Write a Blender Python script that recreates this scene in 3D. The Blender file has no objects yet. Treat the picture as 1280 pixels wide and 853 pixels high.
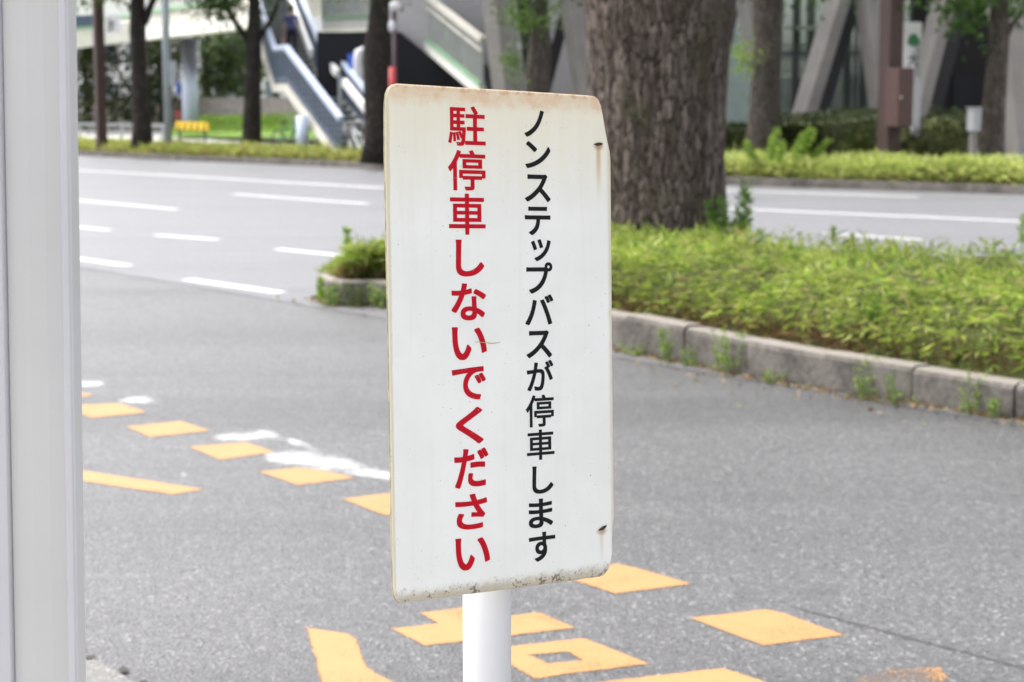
import bpy, bmesh, math, random
import numpy as np
from mathutils import Vector, Matrix
from mathutils import noise as mnoise

random.seed(7)
rng = np.random.default_rng(11)
SC = bpy.context.scene
COL = SC.collection

# ------------------------------------------------------------------ camera, sky, sun, exposure
F, HOR, CX, CY, HC = 2300.0, 140.0, 640.0, 426.5, 1.45      # focal length in photo pixels, horizon row, centre, eye height
TH = math.atan((CY - HOR) / F)
cs, sn = math.cos(TH), math.sin(TH)

cam_d = bpy.data.cameras.new('camera')
cam = bpy.data.objects.new('camera', cam_d)
COL.objects.link(cam)
cam.location = (0, 0, HC)
cam.rotation_euler = (math.radians(90) - TH, 0, 0)
cam_d.sensor_width = 36.0
cam_d.lens = 36.0 * F / 1280.0
cam_d.clip_start = 0.05
cam_d.clip_end = 2000
cam_d.dof.use_dof = True
cam_d.dof.focus_distance = 2.22
cam_d.dof.aperture_fstop = 8.5
cam_d.dof.aperture_blades = 7
SC.camera = cam

SUN_EL, SUN_AZ = 60.0, -60.0       # azimuth measured from +Y (view direction) towards +X
world = bpy.data.worlds.new('World')
SC.world = world
world.use_nodes = True
wn = world.node_tree
bg = wn.nodes['Background']
sky = wn.nodes.new('ShaderNodeTexSky')
sky.sky_type = 'NISHITA'
sky.sun_disc = False
sky.sun_elevation = math.radians(SUN_EL)
sky.sun_rotation = math.radians(SUN_AZ)
sky.air_density = 1.0
sky.dust_density = 6.0
sky.ozone_density = 1.0
hs = wn.nodes.new('ShaderNodeHueSaturation')      # thin overcast: the sky's blue is mostly greyed out
hs.inputs['Saturation'].default_value = 0.28
wn.links.new(sky.outputs[0], hs.inputs['Color'])
wn.links.new(hs.outputs[0], bg.inputs[0])
bg.inputs[1].default_value = 0.15

sun_d = bpy.data.lights.new('sun', 'SUN')
sun_d.energy = 0.65
sun_d.angle = math.radians(55)
sun_d.color = (1.0, 0.96, 0.9)
sun = bpy.data.objects.new('sun', sun_d)
COL.objects.link(sun)
_az, _el = math.radians(SUN_AZ), math.radians(SUN_EL)
sdir = Vector((math.sin(_az) * math.cos(_el), math.cos(_az) * math.cos(_el), math.sin(_el)))
sun.rotation_euler = sdir.to_track_quat('Z', 'Y').to_euler()
sun.location = (0, 0, 30)

SC.view_settings.view_transform = 'Standard'
SC.view_settings.look = 'None'
SC.view_settings.gamma = 1
SC.view_settings.exposure = 1.5
SC.cycles.use_denoising = True
SC.cycles.max_bounces = 8
SC.cycles.transparent_max_bounces = 12


# ------------------------------------------------------------------ helpers
def ray(px, py):
    dx, dv = (px - CX) / F, -(py - CY) / F
    return Vector((dx, cs + dv * sn, -sn + dv * cs))


def P(px, py, y):
    """world point seen at photo pixel (px,py) standing at distance y"""
    r = ray(px, py)
    return Vector((0, 0, HC)) + r * (y / r.y)


def G(px, py, z=0.0):
    """world point on the level z seen at photo pixel"""
    r = ray(px, py)
    return Vector((0, 0, HC)) + r * ((z - HC) / r.z)


class MB:
    def __init__(s):
        s.v, s.f, s.m = [], [], []

    def face(s, pts, mi=0):
        n = len(s.v)
        s.v += [tuple(p) for p in pts]
        s.f.append(tuple(range(n, n + len(pts))))
        s.m.append(mi)

    def prism(s, pts, off, mi=0):
        """closed prism: polygon pts extruded by vector off"""
        n, k = len(s.v), len(pts)
        off = Vector(off)
        s.v += [tuple(Vector(p)) for p in pts] + [tuple(Vector(p) + off) for p in pts]
        s.f.append(tuple(range(n, n + k)))
        s.f.append(tuple(range(n + 2 * k - 1, n + k - 1, -1)))
        for i in range(k):
            j = (i + 1) % k
            s.f.append((n + i, n + k + i, n + k + j, n + j))
        s.m += [mi] * (k + 2)

    def box(s, c, size, rz=0.0, mi=0):
        c = Vector(c)
        M = Matrix.Rotation(rz, 3, 'Z')
        a, b, h = size[0] / 2, size[1] / 2, size[2] / 2
        pts = [c + M @ Vector(q) for q in ((-a, -b, -h), (a, -b, -h), (a, b, -h), (-a, b, -h))]
        s.prism(pts, (0, 0, size[2]), mi)

    def beam(s, p, q, w, h, up=(0, 0, 1), roll=0.0, mi=0):
        """box beam from p to q, width w (horizontal), height h"""
        p, q = Vector(p), Vector(q)
        d = (q - p).normalized()
        x = d.cross(Vector(up))
        if x.length < 1e-4:
            x = Vector((1, 0, 0))
        x.normalize()
        y = x.cross(d)
        if roll:
            R = Matrix.Rotation(roll, 3, d)
            x, y = R @ x, R @ y
        pts = [p + x * (a * w / 2) + y * (b * h / 2) for a, b in ((-1, -1), (1, -1), (1, 1), (-1, 1))]
        s.prism(pts, q - p, mi)

    def tube(s, path, rad, seg=12, mi=0, cap=True, wob=0.0, seed=0):
        path = [Vector(p) for p in path]
        if not hasattr(rad, '__len__'):
            rad = [rad] * len(path)
        r_ = random.Random(seed)
        ph = [r_.uniform(0, 6.28) for _ in range(6)]
        n0 = len(s.v)
        x = None
        for i, p in enumerate(path):
            d = (path[min(i + 1, len(path) - 1)] - path[max(i - 1, 0)]).normalized()
            if x is None:
                x = d.cross(Vector((0, 1, 0.01)))
                if x.length < 1e-3:
                    x = d.cross(Vector((1, 0, 0)))
            x = (x - d * x.dot(d)).normalized()
            y = d.cross(x)
            for k in range(seg):
                a = 2 * math.pi * k / seg
                rr = rad[i]
                if wob:
                    rr *= 1 + wob * (math.sin(3 * a + ph[0] + i * .35) * .5 + math.sin(5 * a + ph[1] - i * .5) * .35 + math.sin(9 * a + ph[2] + i * .8) * .25)
                s.v.append(tuple(p + x * (rr * math.cos(a)) + y * (rr * math.sin(a))))
        for i in range(len(path) - 1):
            for k in range(seg):
                k2 = (k + 1) % seg
                a, b = n0 + i * seg, n0 + (i + 1) * seg
                s.f.append((a + k, a + k2, b + k2, b + k))
                s.m.append(mi)
        if cap:
            s.f.append(tuple(n0 + k for k in range(seg - 1, -1, -1)))
            e = n0 + (len(path) - 1) * seg
            s.f.append(tuple(e + k for k in range(seg)))
            s.m += [mi, mi]

    def torus(s, c, R, r, nrm=(1, 0, 0), n=24, m=6, mi=0):
        c, nz = Vector(c), Vector(nrm).normalized()
        x = nz.orthogonal().normalized()
        y = nz.cross(x)
        n0 = len(s.v)
        for i in range(n):
            a = 2 * math.pi * i / n
            e = x * math.cos(a) + y * math.sin(a)
            for j in range(m):
                b = 2 * math.pi * j / m
                s.v.append(tuple(c + e * (R + r * math.cos(b)) + nz * (r * math.sin(b))))
        for i in range(n):
            for j in range(m):
                i2, j2 = (i + 1) % n, (j + 1) % m
                s.f.append((n0 + i * m + j, n0 + i2 * m + j, n0 + i2 * m + j2, n0 + i * m + j2))
                s.m.append(mi)

    def blob(s, c, r, seg=12, rings=8, mi=0, noise=0.0, seed=0):
        c = Vector(c)
        rr = random.Random(seed)
        n0 = len(s.v)
        s.v.append(tuple(c + Vector((0, 0, -r[2]))))
        for i in range(1, rings):
            t = math.pi * i / rings
            for k in range(seg):
                a = 2 * math.pi * k / seg
                q = 1 + noise * rr.uniform(-1, 1)
                s.v.append(tuple(c + Vector((r[0] * q * math.sin(t) * math.cos(a), r[1] * q * math.sin(t) * math.sin(a), -r[2] * q * math.cos(t)))))
        s.v.append(tuple(c + Vector((0, 0, r[2]))))
        e = len(s.v) - 1
        for k in range(seg):
            k2 = (k + 1) % seg
            s.f.append((n0, n0 + 1 + k2, n0 + 1 + k)); s.m.append(mi)
            for i in range(rings - 2):
                a, b = n0 + 1 + i * seg, n0 + 1 + (i + 1) * seg
                s.f.append((a + k, a + k2, b + k2, b + k)); s.m.append(mi)
            a = n0 + 1 + (rings - 2) * seg
            s.f.append((a + k, a + k2, e)); s.m.append(mi)

    def build(s, name, mats, parent=None, smooth=False, bevel=0.0):
        me = bpy.data.meshes.new(name)
        me.from_pydata(s.v, [], s.f)
        if not isinstance(mats, (list, tuple)):
            mats = [mats]
        for m in mats:
            me.materials.append(m)
        if len(mats) > 1:
            me.polygons.foreach_set('material_index', s.m)
        bm = bmesh.new(); bm.from_mesh(me)
        bmesh.ops.recalc_face_normals(bm, faces=bm.faces)
        bm.to_mesh(me); bm.free()
        if smooth:
            me.polygons.foreach_set('use_smooth', [True] * len(me.polygons))
        o = bpy.data.objects.new(name, me)
        COL.objects.link(o)
        if bevel:
            b = o.modifiers.new('bevel', 'BEVEL'); b.width = bevel; b.segments = 2; b.limit_method = 'ANGLE'
        if parent:
            o.parent = parent
        return o


def tag(o, label=None, cat=None, group=None, kind=None):
    if label: o['label'] = label
    if cat: o['category'] = cat
    if group: o['group'] = group
    if kind: o['kind'] = kind
    return o


def thing(name, label, cat, group=None):
    """Empty at the world origin of its parts' coordinates (re-seated on its base by seat())"""
    o = bpy.data.objects.new(name, None)
    o.empty_display_size = 0.2
    COL.objects.link(o)
    return tag(o, label, cat, group)


def seat(root, loc):
    """move the Empty to the thing's base without moving its parts"""
    loc = Vector(loc)
    root.location = loc
    for ch in root.children:
        ch.location = Vector(ch.location) - loc
    return root


def copy_tree(o, parent=None):
    c = o.copy()
    COL.objects.link(c)
    if parent: c.parent = parent
    for ch in list(o.children):
        copy_tree(ch, c)
    return c


# ------------------------------------------------------------------ materials
class NT:
    """small node-building helper"""
    def __init__(s, name):
        s.mat = bpy.data.materials.new(name)
        s.mat.use_nodes = True
        s.t = s.mat.node_tree
        s.b = s.t.nodes['Principled BSDF']
        s.out = s.t.nodes['Material Output']

    def node(s, typ, **kw):
        n = s.t.nodes.new(typ)
        for k, v in kw.items():
            setattr(n, k, v)
        return n

    def set(s, sock, v):
        if hasattr(v, 'links') or isinstance(v, bpy.types.NodeSocket):
            s.t.links.new(v, sock)
        else:
            sock.default_value = v

    def math(s, op, a, b=0.0, c=None, clamp=False):
        n = s.node('ShaderNodeMath', operation=op); n.use_clamp = clamp
        s.set(n.inputs[0], a); s.set(n.inputs[1], b)
        if c is not None: s.set(n.inputs[2], c)
        return n.outputs[0]

    def step(s, v, a, b):
        n = s.node('ShaderNodeMapRange', interpolation_type='SMOOTHSTEP')
        s.set(n.inputs['Value'], v); n.inputs['From Min'].default_value = a; n.inputs['From Max'].default_value = b
        return n.outputs[0]

    def coord(s, kind='Object', scale=(1, 1, 1)):
        n = s.node('ShaderNodeTexCoord')
        m = s.node('ShaderNodeMapping'); m.inputs['Scale'].default_value = scale
        s.t.links.new(n.outputs[kind], m.inputs[0])
        return m.outputs[0]

    def noise(s, vec, scale=5, detail=4, rough=.55):
        n = s.node('ShaderNodeTexNoise')
        s.t.links.new(vec, n.inputs['Vector'])
        n.inputs['Scale'].default_value = scale; n.inputs['Detail'].default_value = detail; n.inputs['Roughness'].default_value = rough
        return n.outputs['Fac']

    def voro(s, vec, scale, out='Color', feature='F1'):
        n = s.node('ShaderNodeTexVoronoi'); n.feature = feature
        s.t.links.new(vec, n.inputs['Vector']); n.inputs['Scale'].default_value = scale
        return n.outputs[out]

    def mix(s, fac, a, b, mode='MIX'):
        n = s.node('ShaderNodeMix', data_type='RGBA', blend_type=mode)
        s.set(n.inputs[0], fac)
        s.set(n.inputs[6], a if not isinstance(a, tuple) else (*a[:3], 1))
        s.set(n.inputs[7], b if not isinstance(b, tuple) else (*b[:3], 1))
        return n.outputs[2]

    def bump(s, h, strength=.3, dist=.01):
        n = s.node('ShaderNodeBump'); n.inputs['Strength'].default_value = strength; n.inputs['Distance'].default_value = dist
        s.t.links.new(h, n.inputs['Height'])
        s.t.links.new(n.outputs[0], s.b.inputs['Normal'])

    def base(s, c, rough=.6, metal=0.0, spec=None):
        s.set(s.b.inputs['Base Color'], c if not isinstance(c, tuple) else (*c[:3], 1))
        s.set(s.b.inputs['Roughness'], rough)
        s.b.inputs['Metallic'].default_value = metal
        if spec is not None: s.b.inputs['Specular IOR Level'].default_value = spec
        return s.mat


def simple(name, c, rough=.6, var=.12, scale=6.0, metal=0.0, bump=0.0, stretch=(1, 1, 1)):
    """painted / cast surface with slight uneven tone"""
    n = NT(name)
    v = n.coord('Object', stretch)
    k = n.noise(v, scale, 5, .6)
    d = tuple(x * (1 - var) for x in c)
    l = tuple(min(1, x * (1 + var)) for x in c)
    f = n.step(k, .3, .7)
    m = n.base(n.mix(f, d, l), n.math('MULTIPLY_ADD', k, .25, rough - .12), metal)
    if bump: n.bump(k, bump, .02)
    return m


def asphalt_mat(name, dark, light, fleck=.5, blotch=.16):
    n = NT(name)
    v = n.coord('Object')
    cell = n.voro(v, 105, 'Color')
    sep = n.node('ShaderNodeSeparateColor'); n.t.links.new(cell, sep.inputs[0])
    big = n.noise(v, 1.3, 5, .6)
    mid = n.noise(v, 14, 4, .6)
    f = n.math('MULTIPLY_ADD', sep.outputs[0], .6, n.math('MULTIPLY', mid, .4))
    c = n.mix(f, dark, light)
    fl = n.step(sep.outputs[1], .93, .97)
    c = n.mix(n.math('MULTIPLY', fl, fleck), c, (.5, .5, .49))
    dk = n.step(sep.outputs[2], .9, .96)
    c = n.mix(n.math('MULTIPLY', dk, .6), c, tuple(x * .35 for x in dark))
    c = n.mix(n.math('MULTIPLY', n.step(big, .35, .7), blotch * 2), c, tuple(x * .55 for x in light))
    trk = n.noise(n.coord('Object', (1, 1, 1)), .5, 3, .6)
    lanes = n.node('ShaderNodeTexNoise'); mp2 = n.node('ShaderNodeMapping')
    tc2 = n.node('ShaderNodeTexCoord'); mp2.inputs['Rotation'].default_value = (0, 0, math.radians(53.8)); mp2.inputs['Scale'].default_value = (.05, 1.2, 1)
    n.t.links.new(tc2.outputs['Object'], mp2.inputs[0]); n.t.links.new(mp2.outputs[0], lanes.inputs['Vector']); lanes.inputs['Scale'].default_value = 1.0; lanes.inputs['Detail'].default_value = 4
    c = n.mix(n.math('MULTIPLY', n.step(lanes.outputs['Fac'], .45, .7), .30), c, tuple(x * .8 for x in dark))
    oil = n.math('MULTIPLY', n.step(n.noise(v, 2.6, 4, .6), .62, .74), .35)
    c = n.mix(oil, c, tuple(x * .6 for x in dark))
    n.base(c, n.math('MULTIPLY_ADD', sep.outputs[1], .22, .38))
    d = n.voro(v, 105, 'Distance')
    n.bump(n.math('ADD', d, n.math('MULTIPLY', mid, .5)), .55, .006)
    return n.mat


def paint_mat(name, c, chips=.5, thr=.575):
    """road paint: frayed along its edges, chipped down to the asphalt"""
    n = NT(name)
    v = n.coord('Object')
    at = n.node('ShaderNodeAttribute'); at.attribute_name = 'cover'
    a = n.noise(v, 10, 5, .65); b = n.noise(v, 130, 3, .7); g = n.noise(v, 3, 3, .6)
    k = n.math('ADD', at.outputs['Fac'], n.math('MULTIPLY', n.math('SUBTRACT', n.math('MULTIPLY_ADD', a, .4, n.math('MULTIPLY', b, .6)), .5), 2.4))
    edge = n.step(k, .12, .5)
    chip = n.math('SUBTRACT', 1.0, n.math('MULTIPLY', n.step(n.math('MULTIPLY_ADD', g, .45, n.math('MULTIPLY', b, .6)), thr, thr + .08), chips))
    w = n.math('MULTIPLY', edge, chip)
    col = n.mix(n.noise(v, 9, 4, .6), tuple(x * .86 for x in c), tuple(min(1, x * 1.06) for x in c))
    col = n.mix(n.math('MULTIPLY', n.step(n.noise(v, 60, 3, .7), .5, .7), .25), col, tuple(x * .7 for x in c))
    n.base(col, .62)
    n.bump(b, .3, .004)
    tr = n.node('ShaderNodeBsdfTransparent'); mx = n.node('ShaderNodeMixShader')
    n.t.links.new(w, mx.inputs[0]); n.t.links.new(tr.outputs[0], mx.inputs[1]); n.t.links.new(n.b.outputs[0], mx.inputs[2])
    n.t.links.new(mx.outputs[0], n.out.inputs[0])
    return n.mat


def scrubbed_paint(name, c):
    n = NT(name)
    v = n.coord('Object')
    at = n.node('ShaderNodeAttribute'); at.attribute_name = 'cover'
    a = n.noise(v, 6, 5, .7); b = n.noise(v, 90, 4, .75)
    k = n.math('ADD', at.outputs['Fac'], n.math('MULTIPLY', n.math('SUBTRACT', n.math('MULTIPLY_ADD', a, .5, n.math('MULTIPLY', b, .5)), .5), 4.0))
    w = n.math('MULTIPLY', n.step(k, .30, 1.25), .85)
    n.base(c, .65)
    tr = n.node('ShaderNodeBsdfTransparent'); mx = n.node('ShaderNodeMixShader')
    n.t.links.new(w, mx.inputs[0]); n.t.links.new(tr.outputs[0], mx.inputs[1]); n.t.links.new(n.b.outputs[0], mx.inputs[2])
    n.t.links.new(mx.outputs[0], n.out.inputs[0])
    return n.mat


def leaf_mat(name, trans=.45, rough=.5):
    n = NT(name)
    at = n.node('ShaderNodeAttribute'); at.attribute_name = 'tint'
    n.base(at.outputs['Color'], rough)
    n.b.inputs['Specular IOR Level'].default_value = .22
    tl = n.node('ShaderNodeBsdfTranslucent'); n.t.links.new(at.outputs['Color'], tl.inputs[0])
    mx = n.node('ShaderNodeMixShader'); mx.inputs[0].default_value = trans
    n.t.links.new(n.b.outputs[0], mx.inputs[1]); n.t.links.new(tl.outputs[0], mx.inputs[2])
    n.t.links.new(mx.outputs[0], n.out.inputs[0])
    return n.mat


def bark_mat(name, dark, mid, light, sc=1.0):
    n = NT(name)
    v0 = n.coord('Object', (1, 1, .20))
    warp = n.node('ShaderNodeTexNoise'); n.t.links.new(v0, warp.inputs['Vector']); warp.inputs['Scale'].default_value = 7 * sc; warp.inputs['Detail'].default_value = 4
    add = n.node('ShaderNodeVectorMath', operation='MULTIPLY_ADD'); n.t.links.new(warp.outputs['Color'], add.inputs[0]); add.inputs[1].default_value = (.16 / sc,) * 3; n.t.links.new(v0, add.inputs[2])
    v = add.outputs[0]
    e1 = n.voro(v, 15 * sc, 'Distance', 'DISTANCE_TO_EDGE'); e2 = n.voro(v, 34 * sc, 'Distance', 'DISTANCE_TO_EDGE')
    cell = n.voro(v, 15 * sc, 'Color'); sep = n.node('ShaderNodeSeparateColor'); n.t.links.new(cell, sep.inputs[0])
    fine = n.noise(n.coord('Object', (1, 1, .4)), 60 * sc, 5, .7); g = n.noise(n.coord('Object'), 1.8 * sc, 4, .6)
    h = n.math('MULTIPLY_ADD', n.step(e1, 0.0, .22), .6, n.math('MULTIPLY', n.step(e2, 0, .25), .4))
    c = n.mix(n.math('MULTIPLY', n.step(n.math('MULTIPLY_ADD', sep.outputs[0], .6, n.math('MULTIPLY', fine, .6)), .4, .85), .9), mid, light)
    c = n.mix(n.step(h, .55, .1), c, dark)
    c = n.mix(n.math('MULTIPLY', n.step(fine, .5, .3), .55), c, dark)
    c = n.mix(n.math('MULTIPLY', n.step(g, .52, .68), .45), c, (mid[0] * .65, mid[1] * .85, mid[2] * .5))
    n.base(c, .92, spec=.2)
    n.bump(n.math('MULTIPLY_ADD', fine, .3, h), 1.0, .04)
    return n.mat


M = {}
M['asphalt'] = asphalt_mat('bay asphalt', (.050, .050, .053), (.160, .159, .164), .42, .12)
M['road'] = asphalt_mat('road asphalt', (.115, .115, .124), (.19, .19, .203), .25, .10)
M['white_paint'] = paint_mat('white road paint', (.62, .62, .63), .4)
M['yellow_paint'] = paint_mat('yellow road paint', (.42, .225, .085), .4)
M['yellow_worn'] = paint_mat('worn yellow paint', (.42, .225, .09), .96, .44)
M['white_worn'] = scrubbed_paint('worn white paint', (.6, .6, .615))
def _kerb():
    n = NT('weathered kerb concrete')
    v = n.coord('Object')
    tc = n.node('ShaderNodeTexCoord'); sp = n.node('ShaderNodeSeparateXYZ'); n.t.links.new(tc.outputs['Object'], sp.inputs[0])
    a = n.noise(v, 3, 5, .65); b = n.noise(v, 28, 5, .7); d = n.noise(v, 140, 3, .7)
    c = n.mix(n.step(n.math('MULTIPLY_ADD', a, .6, n.math('MULTIPLY', b, .4)), .38, .62), (.075, .067, .058), (.20, .183, .165))
    c = n.mix(n.math('MULTIPLY', n.step(d, .45, .7), .4), c, (.30, .28, .26))
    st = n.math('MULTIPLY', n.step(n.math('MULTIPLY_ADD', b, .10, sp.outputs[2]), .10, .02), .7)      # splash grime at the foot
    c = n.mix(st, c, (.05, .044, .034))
    c = n.mix(n.math('MULTIPLY', n.step(n.noise(v, 5, 4, .7), .55, .7), .45), c, (.06, .07, .03))      # moss
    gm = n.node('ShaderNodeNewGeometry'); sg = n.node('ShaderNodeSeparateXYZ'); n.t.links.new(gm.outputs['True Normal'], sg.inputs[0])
    c = n.mix(n.math('MULTIPLY', n.step(n.math('MULTIPLY_ADD', b, .3, sg.outputs[2]), .6, 1.0), .75), c, (.33, .30, .265))   # paler on upward faces
    n.base(c, .9, spec=.2); n.bump(n.math('MULTIPLY_ADD', d, .4, b), .5, .02)
    return n.mat


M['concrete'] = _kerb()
M['pave'] = simple('pavement concrete', (.46, .45, .43), .8, .12, 3, bump=.2)
M['soil'] = simple('planter soil', (.10, .065, .04), .95, .4, 9, bump=.8)
M['white_metal'] = simple('white enamel metal', (.66, .665, .69), .42, .03, 3)
M['post_metal'] = simple('powder coated post', (.45, .45, .45), .5, .03, 4)
M['post_trim'] = simple('anodised post trim', (.44, .435, .465), .45, .03, 4)
M['post_lit_edge'] = simple('post lit edge', (.56, .56, .57), .5, .02, 4)
def _vinyl(name, c, fleck):
    n = NT(name)
    v = n.coord('Object')
    k = n.noise(v, 60, 4, .6); f = n.step(n.noise(v, 420, 2, .5), .70, .73)
    f2 = n.math('MULTIPLY', f, n.step(n.noise(v, 18, 3, .6), .45, .6))
    col = n.mix(k, tuple(x * .85 for x in c), tuple(x * 1.15 for x in c))
    return n.base(n.mix(n.math('MULTIPLY', f2, .8), col, fleck), .6)


M['red'] = _vinyl('red vinyl', (.47, .004, .016), (.62, .45, .43))
M['black'] = simple('black vinyl', (.010, .010, .011), .6, .15, 60)
for k_ in ('red', 'black'): M[k_].node_tree.nodes['Principled BSDF'].inputs['Specular IOR Level'].default_value = .15
M['rust'] = simple('rust', (.16, .06, .02), .9, .5, 200, bump=.5)
M['dark_rust'] = simple('dark rust', (.06, .025, .012), .9, .5, 300)
M['galv'] = simple('galvanised steel', (.42, .45, .46), .5, .12, 5, metal=.3)
M['straw'] = simple('dry straw', (.5, .4, .22), .8, .2, 50)
M['bark_big'] = bark_mat('camphor bark', (.045, .035, .030), (.17, .134, .115), (.37, .30, .265), 1.7)
M['bark'] = bark_mat('dark bark', (.022, .019, .017), (.05, .043, .038), (.085, .073, .065), 1.2)
M['bark_mid'] = bark_mat('grey brown bark', (.05, .041, .036), (.12, .098, .086), (.20, .17, .15), 1.4)
M['leaf'] = leaf_mat('foliage leaf')
M['leaf_dull'] = leaf_mat('hedge leaf', .2, .5)
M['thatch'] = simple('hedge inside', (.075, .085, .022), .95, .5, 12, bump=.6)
M['cream'] = simple('cream painted steel', (.60, .58, .51), .55, .06, 2)
M['white_steel'] = simple('white painted girder', (.80, .79, .74), .5, .05, 2)
M['green_trim'] = simple('pale green trim', (.25, .42, .27), .55, .1, 3)
M['blue_steel'] = simple('blue grey painted steel', (.085, .115, .165), .5, .12, 3)
M['rail_blue'] = simple('pale blue handrail', (.50, .57, .72), .45, .06, 3)
M['rail_white'] = simple('white plastic handrail', (.85, .84, .82), .35, .03, 3)
M['step'] = simple('stair tread', (.13, .135, .14), .85, .2, 6)
M['nosing'] = simple('stair nosing', (.50, .51, .52), .7, .1, 6)
M['void'] = simple('void black', (.007, .008, .012), .85, .2, 2)
M['pale_panel'] = simple('pale grey green panel', (.42, .44, .42), .5, .08, 3)
M['conc_col'] = simple('smooth grey concrete', (.21, .20, .19), .75, .12, 1.2)
M['shaded_conc'] = simple('shaded concrete side', (.022, .022, .026), .8, .12, 1.2)
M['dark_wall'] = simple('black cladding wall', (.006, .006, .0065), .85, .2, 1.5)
M['frame_dark'] = simple('dark window frame', (.03, .032, .034), .5, .1, 3)
M['brown'] = simple('brown painted steel', (.058, .033, .029), .7, .12, 4)
M['brown_light'] = simple('brown steel box', (.088, .047, .043), .7, .1, 4)
M['grey_pole'] = simple('grey painted pole', (.34, .38, .40), .5, .1, 4)
def _pier():
    n = NT('blue grey pier paint')
    tc = n.node('ShaderNodeTexCoord'); sp = n.node('ShaderNodeSeparateXYZ'); n.t.links.new(tc.outputs['Object'], sp.inputs[0])
    v = n.coord('Object', (1, 1, .25))
    k = n.noise(v, 3, 4, .6)
    c = n.mix(k, (.38, .43, .55), (.46, .51, .64))
    st = n.math('MULTIPLY', n.step(n.math('MULTIPLY_ADD', k, 1.6, sp.outputs[2]), 3.3, 4.3), .9)   # darker towards the top, broken up by noise
    return n.base(n.mix(st, c, (.06, .055, .075)), .55)


M['pier'] = _pier()
M['pier_tone'] = simple('dark pier tone', (.07, .065, .085), .8, .25, 3)
M['stone'] = None
M['sign_blue'] = simple('blue sign enamel', (.05, .13, .55), .4, .05, 5)
M['sign_red'] = simple('red enamel', (.5, .05, .06), .45, .1, 5)
M['sign_green'] = simple('green print', (.03, .2, .07), .5, .08, 20)
M['ink'] = simple('grey ink', (.08, .08, .085), .5, .1, 20)
M['yel'] = simple('yellow barrier paint', (.75, .5, .03), .5, .1, 5)
M['blk'] = simple('black barrier paint', (.03, .03, .03), .5, .1, 5)
M['maroon'] = simple('maroon post', (.07, .035, .04), .5, .1, 5)
M['house'] = simple('pale render', (.62, .62, .62), .8, .06, .6)
M['pane'] = simple('far window', (.16, .19, .23), .2, .2, 1)
M['skin'] = simple('skin', (.52, .33, .25), .5, .05, 20)
M['shirt'] = simple('blue shirt', (.10, .11, .27), .8, .1, 20)
M['trouser'] = simple('dark trousers', (.02, .02, .027), .8, .1, 20)
M['hair'] = simple('black hair', (.012, .01, .01), .5, .2, 40)
M['bag'] = simple('pink bag', (.5, .3, .3), .6, .1, 20)
M['rubber'] = simple('tyre rubber', (.02, .02, .02), .8, .1, 20)
M['chrome'] = simple('silver metal', (.6, .6, .62), .3, .05, 20, metal=.8)
M['bike_white'] = simple('white bicycle paint', (.75, .76, .76), .35, .05, 10)
M['bike_green'] = simple('green bicycle paint', (.1, .35, .22), .35, .05, 10)
M['grass'] = simple('mown grass', (.16, .27, .04), .9, .3, 8, bump=.5)


def _stone():
    n = NT('coursed stone wall')
    v = n.coord('Object')
    br = n.node('ShaderNodeTexBrick')
    mp = n.node('ShaderNodeMapping'); mp.inputs['Rotation'].default_value = (math.radians(90), 0, 0)
    n.t.links.new(v, mp.inputs[0]); n.t.links.new(mp.outputs[0], br.inputs['Vector'])
    br.inputs['Color1'].default_value = (.20, .185, .17, 1); br.inputs['Color2'].default_value = (.30, .28, .26, 1)
    br.inputs['Mortar'].default_value = (.10, .095, .09, 1); br.inputs['Scale'].default_value = 2.2
    c = n.mix(n.math('MULTIPLY', n.noise(v, 2, 5, .7), .5), br.outputs[0], (.16, .15, .14))
    return n.base(c, .9)


M['stone'] = _stone()


def _glass():
    n = NT('facade glass')
    gl = n.node('ShaderNodeBsdfGlossy'); gl.inputs['Roughness'].default_value = .03; gl.inputs['Color'].default_value = (.86, .92, .9, 1)
    tr = n.node('ShaderNodeBsdfTransparent'); tr.inputs[0].default_value = (.74, .80, .77, 1)
    fr = n.node('ShaderNodeFresnel'); fr.inputs[0].default_value = 1.6
    mx = n.node('ShaderNodeMixShader')
    n.t.links.new(n.math('MULTIPLY_ADD', fr.outputs[0], 1.0, .06, clamp=True), mx.inputs[0])
    n.t.links.new(tr.outputs[0], mx.inputs[1]); n.t.links.new(gl.outputs[0], mx.inputs[2]); n.t.links.new(mx.outputs[0], n.out.inputs[0])
    return n.mat


M['glass'] = _glass()


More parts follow.
